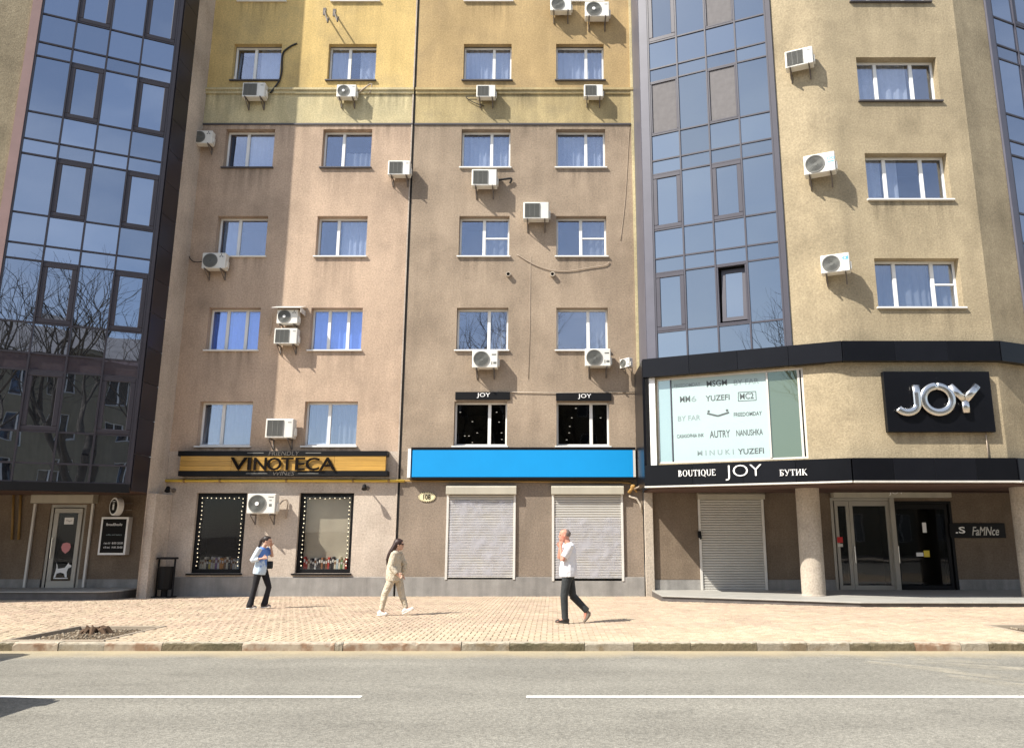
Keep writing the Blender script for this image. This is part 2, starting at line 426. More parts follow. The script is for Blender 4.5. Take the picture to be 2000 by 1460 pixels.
M['pinkd']   = mat('pink_sticker', (0.62, 0.25, 0.26), 0.6)
M['oval']    = mat('cream_enamel', (0.74, 0.66, 0.42), 0.35)
M['blueprint'] = mat('blue_print', (0.10, 0.38, 0.55), 0.5)

# ================================================================== SETTING: road, pavement, kerb
ROADZ = -0.12
KY0, KY1 = 12.55, 12.72
def road_material():
    m, n, l, p = _new('asphalt')
    v = _vec(n, l, world=True)
    f = _remap(n, l, _noise(n, l, v, 0.5, 4), 0.3, 0.7, 0.90, 1.10)
    vs = _vec(n, l, (0.10, 1.1, 1), True)                       # wheel tracks along the road
    f = _math(n, l, 'MULTIPLY', f, _remap(n, l, _noise(n, l, vs, 1.0, 2), 0.3, 0.7, 0.90, 1.10))
    f = _math(n, l, 'MULTIPLY', f, _remap(n, l, _noise(n, l, v, 30, 3, 0.75), 0.28, 0.72, 0.62, 1.40))
    f = _math(n, l, 'MULTIPLY', f, _remap(n, l, _noise(n, l, v, 120, 1), 0.25, 0.75, 0.75, 1.25))
    rgb = n.new('ShaderNodeRGB'); rgb.outputs[0].default_value = (0.228, 0.218, 0.188, 1)
    sc = n.new('ShaderNodeVectorMath'); sc.operation = 'SCALE'; l.new(rgb.outputs[0], sc.inputs[0]); l.new(f, sc.inputs['Scale'])
    f = _math(n, l, 'MULTIPLY', f, _remap(n, l, _noise(n, l, _vec(n, l, (.35, 1, 1), True), 1.7, 5, 0.65), 0.56, 0.72, 1.0, 0.80))
    l.new(f, sc.inputs['Scale'])
    # sand washed against the kerb, with an uneven edge
    sx = n.new('ShaderNodeSeparateXYZ'); l.new(v, sx.inputs[0])
    e = _math(n, l, 'ADD', sx.outputs[1], _remap(n, l, _noise(n, l, v, 1.3, 4), 0, 1, -0.45, 0.45))
    d = _remap(n, l, e, 11.75, 12.45, 0.0, 0.75)
    mx = n.new('ShaderNodeMixRGB'); mx.inputs['Color2'].default_value = (0.44, 0.36, 0.22, 1)
    l.new(d, mx.inputs['Fac']); l.new(sc.outputs[0], mx.inputs['Color1']); l.new(mx.outputs[0], p.inputs['Base Color'])
    p.inputs['Roughness'].default_value = 0.8; p.inputs['Specular IOR Level'].default_value = 0.3
    b = n.new('ShaderNodeBump'); b.inputs['Strength'].default_value = 0.7; b.inputs['Distance'].default_value = 0.01
    l.new(_noise(n, l, v, 70, 3), b.inputs['Height']); l.new(b.outputs[0], p.inputs['Normal'])
    return m
M['road'] = road_material()
tag(build('road', MB().quad((-90,-6,ROADZ),(90,-6,ROADZ),(90,KY0+0.02,ROADZ),(-90,KY0+0.02,ROADZ)), M['road']), kind='structure')
tag(build('ground', MB().quad((-900,-900,-0.45),(900,-900,-0.45),(900,900,-0.45),(-900,900,-0.45)), mat('bare_earth', (0.16,0.13,0.10), 0.9)), kind='structure')
tag(build('opposite_pavement', MB().box(-90,90,-19,-6,-0.4,0.0), mat('far_pavement', (0.30,0.26,0.21), 0.9, var=0.2)), kind='structure')

# painted lines, worn at their ends
def worn_paint(name, col, lo, hi, sc=5.0):
    m, n, l, p = _new(name)
    p.inputs['Base Color'].default_value = (*col, 1); p.inputs['Roughness'].default_value = 0.7
    v = _vec(n, l, world=True)
    tr = n.new('ShaderNodeBsdfTransparent'); mx = n.new('ShaderNodeMixShader')
    l.new(_remap(n, l, _noise(n, l, v, sc, 6, 0.7), lo, hi, 0, 1), mx.inputs[0])
    l.new(tr.outputs[0], mx.inputs[1]); l.new(p.outputs[0], mx.inputs[2]); l.new(mx.outputs[0], n['Material Output'].inputs[0])
    return m
M['paint'] = worn_paint('road_paint', (0.78,0.77,0.74), 0.30, 0.36)
M['ghost'] = worn_paint('faded_road_paint', (0.50,0.46,0.37), 0.42, 0.80, 2.2)
M['ghost2'] = worn_paint('ghost_road_paint', (0.42,0.40,0.36), 0.5, 0.7, 9)
def line(x0, x1, y0, y1, m, dz=0.004):
    return tag(build('road_marking', MB().quad((x0,y0,ROADZ+dz),(x1,y0,ROADZ+dz),(x1,y1,ROADZ+dz),(x0,y1,ROADZ+dz)), m), kind='structure')
ly = ground_at(800, 1360, ROADZ)[1]
lx = lambda px: ground_at(px, 1360, ROADZ)[0]
line(-40, lx(706), ly-0.055, ly+0.055, M['paint'])
line(lx(706), lx(737), ly-0.04, ly+0.04, M['ghost2'])
line(lx(820), lx(832), ly-0.035, ly+0.035, M['ghost2'])
line(lx(1028), 40, ly-0.055, ly+0.055, M['paint'])
for (ax, ay), (bx, by), w in (((1700,1286),(2010,1308),0.22), ((1690,1292),(2010,1326),0.26), ((1850,1318),(2010,1342),0.2), ((1600,1277),(1950,1294),0.18)):
    p = Vector(ground_at(ax, ay, ROADZ)); q = Vector(ground_at(bx, by, ROADZ)); d = (q-p).normalized(); nn = Vector((-d.y, d.x)) * w
    z = ROADZ + 0.004
    tag(build('road_marking', MB().quad((p.x-nn.x*.4,p.y-nn.y*.4,z),(q.x-nn.x,q.y-nn.y,z),(q.x+nn.x,q.y+nn.y,z),(p.x+nn.x*.4,p.y+nn.y*.4,z)), M['ghost']), kind='structure')

# pavement bed, herringbone pavers, kerb stones
PITL = (-8.62, -7.15, 12.86, 14.75)
PITR = (8.06, 9.6, 13.2, 14.95)
def in_pit(x, y, g=0.0):
    return any(a-g < x < b+g and c-g < y < d+g for a, b, c, d in (PITL, PITR))
M['bed'] = mat('jointing_sand', (0.36,0.29,0.20), 0.95, var=0.2, vs=3, world=True)
bed = MB()
gx = [-90, -30, PITL[0], PITL[1], PITR[0], PITR[1], 30, 90]
gy = [KY1, PITL[2], PITR[2], PITL[3], PITR[3], 15, 26]
for i in range(len(gx)-1):
    for j in range(len(gy)-1):
        if in_pit((gx[i]+gx[i+1])/2, (gy[j]+gy[j+1])/2): continue
        z0, z1 = pave_z(gy[j])-0.012, pave_z(gy[j+1])-0.012
        bed.quad((gx[i],gy[j],z0),(gx[i+1],gy[j],z0),(gx[i+1],gy[j+1],z1),(gx[i],gy[j+1],z1))
pavement = tag(build('pavement', bed, M['bed']), kind='structure')
def paver_material(name, per):
    m, n, l, p = _new(name)
    g = n.new('ShaderNodeObjectInfo' if per == 'obj' else 'ShaderNodeNewGeometry')
    rnd = g.outputs['Random' if per == 'obj' else 'Random Per Island']
    v = _vec(n, l, world=True)
    rp = n.new('ShaderNodeValToRGB'); e = rp.color_ramp.elements
    e[0].position = 0.0; e[0].color = (0.44,0.335,0.25,1); e[1].position = 1.0; e[1].color = (0.48,0.405,0.295,1)
    q = e.new(0.35); q.color = (0.46,0.35,0.27,1); q = e.new(0.7); q.color = (0.485,0.385,0.28,1)
    l.new(_math(n, l, 'ADD', _math(n, l, 'MULTIPLY', rnd, 0.75), _remap(n, l, _noise(n, l, v, 0.7, 4), 0.35, 0.65, -0.15, 0.4), True), rp.inputs[0])
    # sand trodden towards the kerb
    sx = n.new('ShaderNodeSeparateXYZ'); l.new(v, sx.inputs[0])
    k = _math(n, l, 'ADD', sx.outputs[1], _remap(n, l, _noise(n, l, v, 0.55, 5), 0.3, 0.7, -1.6, 1.6))
    mx = n.new('ShaderNodeMixRGB'); mx.inputs['Color2'].default_value = (0.52,0.435,0.31,1)
    l.new(_remap(n, l, k, 12.4, 15.2, 0.8, 0.1), mx.inputs['Fac']); l.new(rp.outputs[0], mx.inputs['Color1'])
    f = _math(n, l, 'MULTIPLY', _remap(n, l, _noise(n, l, v, 0.9, 5), 0.3, 0.7, 0.88, 1.1), _remap(n, l, _noise(n, l, v, 45, 2), 0.25, 0.75, 0.9, 1.1))
    f2 = n.new('ShaderNodeMath'); f2.operation = 'FRACT'; l.new(_math(n, l, 'MULTIPLY', rnd, 17.3), f2.inputs[0])
    f = _math(n, l, 'MULTIPLY', f, _remap(n, l, f2.outputs[0], 0, 1, 0.88, 1.09))
    sc = n.new('ShaderNodeVectorMath'); sc.operation = 'SCALE'; l.new(mx.outputs[0], sc.inputs[0]); l.new(f, sc.inputs['Scale'])
    l.new(sc.outputs[0], p.inputs['Base Color']); p.inputs['Roughness'].default_value = 0.85; p.inputs['Specular IOR Level'].default_value = 0.2
    return m
M['paver1'], M['paver2'] = paver_material('paver_single', 'obj'), paver_material('paver_field', 'isl')
def paver_box(mb, x0, x1, y0, y1, dz):
    c = 0.008; za, zb = pave_z(y0)+dz, pave_z(y1)+dz
    b = -0.03
    vs = [(x0,y0,za+b),(x1,y0,za+b),(x1,y1,zb+b),(x0,y1,zb+b),(x0+c,y0+c,za),(x1-c,y0+c,za),(x1-c,y1-c,zb),(x0+c,y1-c,zb)]
    mb.add(vs, [(4,5,6,7),(0,1,5,4),(1,2,6,5),(2,3,7,6),(3,0,4,7)])
cells = []
rng = random.Random(3)
a = 0.1
for r_ in range(0, int((25.2-KY1)/a)+2):
    yy = KY1 + r_*a
    half = yy*0.75 + 2.5
    for c_ in range(int((-half-1.0)/a), int((half*0.86)/a)):
        d = (c_-r_) % 4
        if d == 0: x0, x1, y0, y1 = c_*a, c_*a+2*a, yy, yy+a
        elif d == 3: x0, x1, y0, y1 = c_*a, c_*a+a, yy, yy+2*a
        else: continue
        if in_pit((x0+x1)/2, (y0+y1)/2, 0.1): continue
        cells.append((x0+.0025, x1-.0025, y0+.0025, y1-.0025, rng.uniform(-.004, .004)))
cells.sort(key=lambda c: (c[2] + 0.35*abs((c[0]+c[1])/2 + 0.4)))
one = {}
for k, (x0, x1, y0, y1, dz) in enumerate(cells[:300]):
    key = x1-x0 > y1-y0
    if key not in one:
        mb = MB(); paver_box(mb, -(x1-x0)/2, (x1-x0)/2, -(y1-y0)/2, (y1-y0)/2, 0)
        one[key] = mb.mesh('paver', M['paver1'], fix=False)
    link('paver', one[key], pavement, ((x0+x1)/2, (y0+y1)/2, pave_z((y0+y1)/2)+dz))
fld = MB()
for c in cells[300:]: paver_box(fld, *c)
tag(build('paving_field', fld, M['paver2'], pavement, fix=False), kind='stuff')

def sandy_top(m):
    n, l = m.node_tree.nodes, m.node_tree.links; p = n['Principled BSDF']; src = p.inputs['Base Color'].links[0].from_socket
    v = _vec(n, l, world=True); sx = n.new('ShaderNodeSeparateXYZ'); l.new(v, sx.inputs[0])
    mx = n.new('ShaderNodeMixRGB'); mx.inputs['Color2'].default_value = (0.45,0.405,0.32,1)
    l.new(_remap(n, l, _math(n, l, 'ADD', sx.outputs[2], _remap(n, l, _noise(n, l, v, 9, 4), .3, .7, -.014, .008)), -.016, -.002, 0, .85), mx.inputs['Fac'])
    l.new(src, mx.inputs['Color1']); l.new(mx.outputs[0], p.inputs['Base Color']); return m
M['kerb'] = mat('kerb_granite', (0.26,0.23,0.18), 0.85, var=0.16, vs=6, grain=0.16, gs=70, world=True, rand=0.10, bump=0.6, bs=25, bd=0.02, col2=(0.16,0.125,0.08), c2s=3.0, c2lo=0.48, c2hi=0.62)
M['kerbd'] = mat('kerb_weathered', (0.145,0.12,0.075), 0.9, var=0.25, vs=6, grain=0.2, gs=50, world=True, bump=0.8, bs=20, bd=0.02, col2=(0.08,0.07,0.04), c2s=3)
M['kerbp'] = mat('kerb_painted_pale', (0.33,0.275,0.21), 0.85, var=0.2, vs=7, world=True, bump=0.5, bs=30, col2=(0.22,0.14,0.09), c2s=4, c2lo=0.45, c2hi=0.6)
for k_ in ('kerb', 'kerbd', 'kerbp'): sandy_top(M[k_])
kerb = tag(build('kerb', MB().box(-90,90,KY0+0.02,KY1-0.006,-0.4,-0.05), M['kerbd']), kind='structure')
kpx = [-160, -60, 20, 110, 200, 313, 470, 652, 668, 900, 995, 1142, 1238, 1350, 1480, 1578, 1662, 1702, 1790, 1880, 1934, 2060, 2160]
dark = {3, 5, 10, 12, 16, 17, 19, 20}
krng = random.Random(5)
for i in range(len(kpx)-1):
    xa, xb = ground_at(kpx[i], 1262, -0.05)[0], ground_at(kpx[i+1], 1262, -0.05)[0]
    dy, dz = krng.uniform(-.008, .008), krng.uniform(-.006, .006)
    mb = MB(); n_ = max(4, int((xb-xa)/.07)); vs = []
    for q in range(n_+1):                                    # a worn, chipped top edge
        x_ = xa+.004+(xb-xa-.008)*q/n_; chip = krng.uniform(0, .012) + (krng.uniform(.01,.035) if krng.random() < .09 or q in (0, n_) and krng.random() < .5 else 0)
        vs += [(x_, KY0+dy, -.2), (x_, KY0+dy+krng.uniform(-.003,.003), .004+dz-.018-chip), (x_, KY0+dy+.02+chip*.9, .004+dz), (x_, KY1-.004, .004+dz), (x_, KY1-.004, -.2)]
    mb.add(vs, [(5*q+k, 5*q+5+k, 5*q+6+k, 5*q+1+k) for q in range(n_) for k in range(4)] + [(0,1,2,3,4), tuple(5*n_+k for k in (4,3,2,1,0))])
    m_ = M['kerbd'] if i in (0, 1, 5, 10, 12, 13, 16, 17, 20) else (M['kerbp'] if i in (2, 4, 6, 8, 18) else M['kerb'])
    build('kerb_stone', mb, m_, kerb)
def flat_strip(x0, x1): return None

# tree pits
M['soil'] = mat('dry_soil', (0.13,0.095,0.06), 0.95, var=0.35, vs=9, grain=0.35, gs=50, world=True, bump=1.0, bs=30, bd=0.04)
M['pitedge'] = mat('pit_edging', (0.34,0.285,0.22), 0.85, var=0.15, world=True)
M['stump'] = mat('rotten_wood', (0.09,0.055,0.032), 0.9, var=0.4, vs=12)
def soil_patch(name, pit, hump, label):
    x0, x1, y0, y1 = pit; n = 26; g = random.Random(11)
    mb = MB(); vs = []
    for j in range(n+1):
        for i in range(n+1):
            u, v = i/n, j/n; e = min(u, 1-u, v, 1-v)
            z = -0.07 + g.uniform(-.012, .012) + 0.05*min(1, e*6) + hump*math.exp(-((u-.62)**2+(v-.45)**2)*26)
            vs.append((x0+(x1-x0)*u, y0+(y1-y0)*v, z))
    mb.add(vs, [(j*(n+1)+i, j*(n+1)+i+1, (j+1)*(n+1)+i+1, (j+1)*(n+1)+i) for j in range(n) for i in range(n)])
    s_ = tag(build(name, mb, M['soil'], smooth=True), kind='structure')
    for (a0,a1,b0,b1) in ((x0,x1,y0-.07,y0),(x0,x1,y1,y1+.07),(x0-.07,x0,y0-.07,y1+.07),(x1,x1+.07,y0-.07,y1+.07)):
        build('pit_edging', MB().box(a0,a1,b0,b1,-0.18,0.012), M['pitedge'], s_, bevel=0.006)
    pb = MB()
    for k in range(420):
        cx, cy, rr = g.uniform(x0+.03,x1-.03), g.uniform(y0+.03,y1-.03), g.uniform(.008,.026)
        u, v = (cx-x0)/(x1-x0), (cy-y0)/(y1-y0); e = min(u,1-u,v,1-v)
        z = -0.07 + 0.05*min(1, e*6) + hump*math.exp(-((u-.62)**2+(v-.45)**2)*26)
        pb.ball((cx,cy,z+rr*.3), rr, rr*g.uniform(.7,1.2), rr*.7, 6, 4)
    tag(build('pebbles', pb, mat('pebble', (0.27,0.225,0.165), 0.9, var=0.3, island=0.45), s_, smooth=True, fix=False), kind='stuff')
    return s_
soil_patch('tree_pit', PITL, 0.05, '')
soil_patch('tree_pit', PITR, 0.02, '')
st = thing('tree_stump', 'dark rotten tree stump in the gravel tree pit by the kerb', 'stump', (-7.78, 13.75, -0.02))
mb = MB(); g = random.Random(2)
mb.tube([(0,0,-.06),(0.01,0,.04),(0.0,0.02,.09)], [.19,.15,.10], 11)
for k in range(9):
    an = k*0.72; L = g.uniform(.16,.36)
    mb.tube([(0,0,.04),(math.cos(an)*L*.6,math.sin(an)*L*.6,.05+g.uniform(0,.05)),(math.cos(an)*L,math.sin(an)*L,-.02)], [.07,.05,.02], 6)
build('root', mb, M['stump'], st)
mb = MB()
for k in range(10):
    an = g.uniform(0,6.28); mb.tube([(math.cos(an)*.06,math.sin(an)*.06,.05),(math.cos(an)*.15,math.sin(an)*.13,.10+g.uniform(0,.05))],[.04,.012],5)
build('splinter', mb, M['stump'], st)

# ================================================================== WINDOWS
M['shoproom'] = mat('dark_shop_room', (0.045, 0.033, 0.024), .9)
_cache = {}
def cached(key, fn):
    if key not in _cache: _cache[key] = fn()
    return _cache[key]
def folds(w, h, y, seed, amp=0.03):
    g = random.Random(seed); n = max(8, int(w/0.035)); vs = []
    ph = g.uniform(0, 6)
    for i in range(n+1):
        x = w*i/n; d = 1.5*amp*math.sin(x*30+ph+1.5*math.sin(x*5+ph)) + amp*.5*math.sin(x*61)
        vs += [(x, y+d, 0), (x, y+d*.8, h)]
    return vs, [(2*i, 2*i+2, 2*i+3, 2*i+1) for i in range(n)]
FRW, MUL = 0.06, 0.10
def window(bld, fr, u, z, w, h, cuts, transom={}, glass='pane', curtain=None, recess=0.13, sill='white', spots=None, tilt=None, frame='pvc', roomd=1.1):
    recess = recess+.10 if recess < .2 else recess+.06
    """cuts: mullion positions as fractions; transom: {sash index: height fraction}"""
    loc = fr.world(u, 0, z) - bld.location
    key = (round(w,2), round(h,2), tuple(cuts), tuple(sorted(transom.items())))
    xs = [0] + [c*w for c in cuts] + [w]
    cells = []
    for i in range(len(xs)-1):
        a = xs[i] + (FRW if i == 0 else MUL/2); b = xs[i+1] - (FRW if i == len(xs)-2 else MUL/2)
        cells.append((a, b))
    def fmesh():
        mb = MB(); y0, y1 = recess, recess+.07
        mb.box(0,w,y0,y1,0,FRW+.015).box(0,w,y0,y1,h-FRW,h).box(0,FRW,y0,y1,FRW+.015,h-FRW).box(w-FRW,w,y0,y1,FRW+.015,h-FRW)
        for c in cuts: mb.box(c*w-MUL/2, c*w+MUL/2, y0-.004, y1, FRW+.015, h-FRW)
        for i, t in transom.items(): mb.box(cells[i][0], cells[i][1], y0+.004, y1, h*t-.025, h*t+.025)
        return mb.mesh('window', M[frame], bevel=0.006)
    wn = link('window', cached(('w', key, frame, recess), fmesh), bld, loc, fr.a)
    for i, (a, b) in enumerate(cells):
        def pm(a=a, b=b):
            return MB().box(a,b,recess+.03,recess+.045,FRW+.015,h-FRW).mesh('pane', M[glass])
        link('pane', cached(('p', key, i, glass, recess), pm), wn)
    if tilt is not None:                                     # a sash leaning in at the top
        a, b = cells[tilt]
        mb = MB()
        for q in ((a,b,.0,.07),(a,b,h-.2,h-.13),(a,a+.06,.07,h-.2),(b-.06,b,.07,h-.2)): mb.box(q[0],q[1],-.02,.02,q[2],q[3])
        s_ = build('sash', mb, M['pvc'], wn, (0, recess+.10, FRW)); s_.rotation_euler = (-0.12, 0, 0)
    if sill:
        sm = M['sillw'] if sill == 'white' else M['silld']
        link('sill', cached(('s', round(w,2), sill, recess), lambda: MB().box(-.05,w+.05,-.075,recess-.002,-.05,-.003).mesh('sill', sm, bevel=0.006)), wn)
    def rm():
        mb = MB(); y0, y1 = recess+.075, recess+roomd
        mb.quad((0,y1,0),(w,y1,0),(w,y1,h),(0,y1,h)).quad((0,y0,0),(0,y1,0),(0,y1,h),(0,y0,h)).quad((w,y0,0),(w,y1,0),(w,y1,h),(w,y0,h)).quad((0,y0,0),(w,y0,0),(w,y1,0),(0,y1,0)).quad((0,y0,h),(w,y0,h),(w,y1,h),(0,y1,h))
        return mb.mesh('interior', M['room'] if spots is None else M['shoproom'])
    link('interior', cached(('r', round(w,2), round(h,2), spots is None, recess, roomd), rm), wn)
    if curtain:
        cm, parts = curtain
        for (f0, f1, lo, hi) in parts:
            vs, fs = folds((f1-f0)*w, (hi-lo)*h, recess+.16, hash((round(u*10), round(z*10), f0)) % 999, 0.022)
            mb = MB(); mb.add([(f0*w+p[0], p[1], lo*h+p[2]) for p in vs], fs)
            build('curtain', mb, M[cm], wn, fix=False, smooth=True)
    if spots:
        for sx, sz in spots:
            mb = MB(); mb.ball((0,0,0), .028, .014, .009, 8, 5)
            link('ceiling_spot', cached('spot', lambda: mb.mesh('ceiling_spot', M['spot'])), wn, (sx*w, recess+.5, sz*h))
    return wn

# ================================================================== CENTRAL BUILDING
cb = thing('apartment_building', 'flat stuccoed apartment facade between the glazed bays, pink and yellow left, brown right', 'building', (-4.7, 24, 0))
X0, XS, X1 = -12.05, -4.74, 2.75
ROWS = [4.37, 7.44, 10.6, 13.75, 17.0, 20.1, 23.2]
WH = 1.40
C1, C2, C3, C4, WW = -11.10, -7.80, -3.10, 0.11, 1.66
holes = [(c, c+WW, z, z+WH) for c in (C1, C2, C3, C4) for z in ROWS]
ZL, ZC, ZT = 15.34, 16.60, 27.0
SH1 = F0.rect(370, 962, 483, 1119); SH2 = F0.rect(575, 962, 692, 1119)
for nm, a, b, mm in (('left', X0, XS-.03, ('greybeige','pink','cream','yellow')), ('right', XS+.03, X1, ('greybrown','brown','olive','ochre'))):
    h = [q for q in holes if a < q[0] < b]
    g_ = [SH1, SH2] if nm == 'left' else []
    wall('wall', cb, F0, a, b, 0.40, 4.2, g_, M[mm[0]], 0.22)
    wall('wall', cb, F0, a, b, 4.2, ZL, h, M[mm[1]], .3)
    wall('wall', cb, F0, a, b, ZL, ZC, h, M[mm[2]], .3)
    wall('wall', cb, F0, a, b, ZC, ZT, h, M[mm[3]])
    build('plinth', MB().box(a, b, -0.05, 0.4, -0.3, 0.42), M['plinth'], cb, F0.o-cb.location, bevel=0.01)
    build('cornice', MB().box(a, b, -.10, .1, 16.58, 16.66).box(a, b, -.05, .1, 16.46, 16.58), M['cream' if nm == 'left' else 'olive'], cb, F0.o-cb.location)
    build('string_course', MB().box(a, b, -.035, .1, 15.30, 15.36), M['silld'], cb, F0.o-cb.location)
build('expansion_joint', MB().box(XS-.025, XS+.025, -.012, .1, 0.42, 27.0), M['blackmat'], cb, F0.o-cb.location)
build('joint_trim', MB().box(XS-.075, XS-.036, -.03, .1, 0.42, 26.95), M['greybeige'], cb, F0.o-cb.location)
build('roof', MB().box(X0-6, X1+16, 0.05, 14, 27.0, 27.3).box(X0-6, X1+16, 13.9, 14, -0.3, 27.0), M['plinth'], cb, F0.o-cb.location)
# windows: (column, row) with their own divisions
def cw(c, r, cuts, **k): return window(cb, F0, c, ROWS[r], WW, WH, cuts, **k)
NET = lambda *p: ('curtain', p)
cw(C1, 0, [.40], curtain=('curtaing', ((.42,1,0,1),(0,.3,0,.9))), tilt=0)
cw(C2, 0, [.44], curtain=('curtaing', ((0,.42,0,1),(.46,.98,0,1))), tilt=0)
cw(C1, 1, [.33,.70], glass='paneblue', curtain=('curtainb', ((0,1,0,.93),)))
cw(C2, 1, [.33,.70], glass='paneblue', curtain=('curtainb', ((0,1,0,.93),)))
cw(C1, 2, [.40], curtain=NET((.05,.38,0,1)))
cw(C2, 2, [.40], curtain=NET((.45,1,0,1)))
cw(C1, 3, [.42], curtain=NET((.44,1,0,1)), sill='dark')
cw(C2, 3, [.40], curtain=('curtaing', ((.44,.98,0,.5),)), sill='dark')
cw(C1, 4, [.42], curtain=NET((.5,1,0,1)), sill='dark', tilt=0)
cw(C2, 4, [.42], curtain=NET((0,.36,0,1),(.62,1,0,.95)), sill='dark')
cw(C1, 5, [.42], curtain=NET((0,1,0,1))); cw(C2, 5, [.42], curtain=NET((0,1,0,1))); cw(C1, 6, [.42], curtain=NET((0,1,0,1))); cw(C2, 6, [.42], curtain=NET((0,1,0,1)))
SPOT1 = [(.06,.84),(.3,.62),(.4,.36),(.31,.14),(.16,.29),(.24,.29),(.77,.84),(.82,.61),(.87,.36),(.88,.21)]
SPOT2 = [(.38,.93),(.30,.71),(.26,.51),(.25,.36),(.20,.2),(.14,.08),(.86,.71)]
cw(C3, 0, [.66], glass='panedark', spots=SPOT1, roomd=2.5); cw(C4, 0, [.66], glass='panedark', spots=SPOT2, roomd=2.5)
cw(C3, 1, [.62], curtain=('curtaing', ((.66,1,0,1),))); cw(C4, 1, [.62], curtain=('curtaing', ((.66,1,0,1),)))
cw(C3, 2, [.49], transom={1:.5}, curtain=('curtaing', ((.52,1,0,1),))); cw(C4, 2, [.49], transom={1:.5}, curtain=('curtaing', ((.52,1,0,1),)))
for c in (C3, C4):
    cw(c, 3, [.61], curtain=NET((0,1,0,.92))); cw(c, 4, [.63], curtain=NET((0,1,0,1)), sill='dark'); cw(c, 5, [.6], curtain=NET((0,1,0,1))); cw(c, 6, [.6], curtain=NET((0,1,0,1)))

# ground-floor shop windows of the left half
def shop_window(rect, glass, back, labelpart):
    u0, u1, z0, z1 = rect; w, h = u1-u0, z1-z0; loc = F0.world(u0, 0, z0) - cb.location
    mb = MB(); y0, y1 = .12, .2; t = .11
    mb.box(0,w,y0,y1,0,t).box(0,w,y0,y1,h-t,h).box(0,t,y0,y1,t,h-t).box(w-t,w,y0,y1,t,h-t)
    s_ = build('shop_window', mb, M['black'], cb, loc, bevel=0.005)
    build('pane', MB().box(t,w-t,.15,.165,t,h-t), M[glass], s_)
    build('sill', MB().box(-.08,w+.04,-.09,.12,-.05,-.003), M['black'], s_)
    mb = MB(); D = 1.0
    mb.quad((0,D,0),(w,D,0),(w,D,h),(0,D,h)).quad((0,.21,0),(0,D,0),(0,D,h),(0,.21,h)).quad((w,.21,0),(w,D,0),(w,D,h),(w,.21,h)).quad((0,.21,t),(w,.21,t),(w,D,t),(0,D,t)).quad((0,.21,h),(w,.21,h),(w,D,h),(0,D,h))
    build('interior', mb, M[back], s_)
    return s_
shop_window(SH1, 'panedark', 'blackmat', '')
M['paper'] = mat('grey_poster_back', (0.56,0.53,0.45), 0.85, var=0.15, vs=1.5)
s2 = shop_window(SH2, 'paneshop', 'room', '')
w2, h2 = SH2[1]-SH2[0], SH2[3]-SH2[2]
build('paper_blind', MB().box(.13,w2-.13,.36,.37,.42,h2-.13), M['paper'], s2)

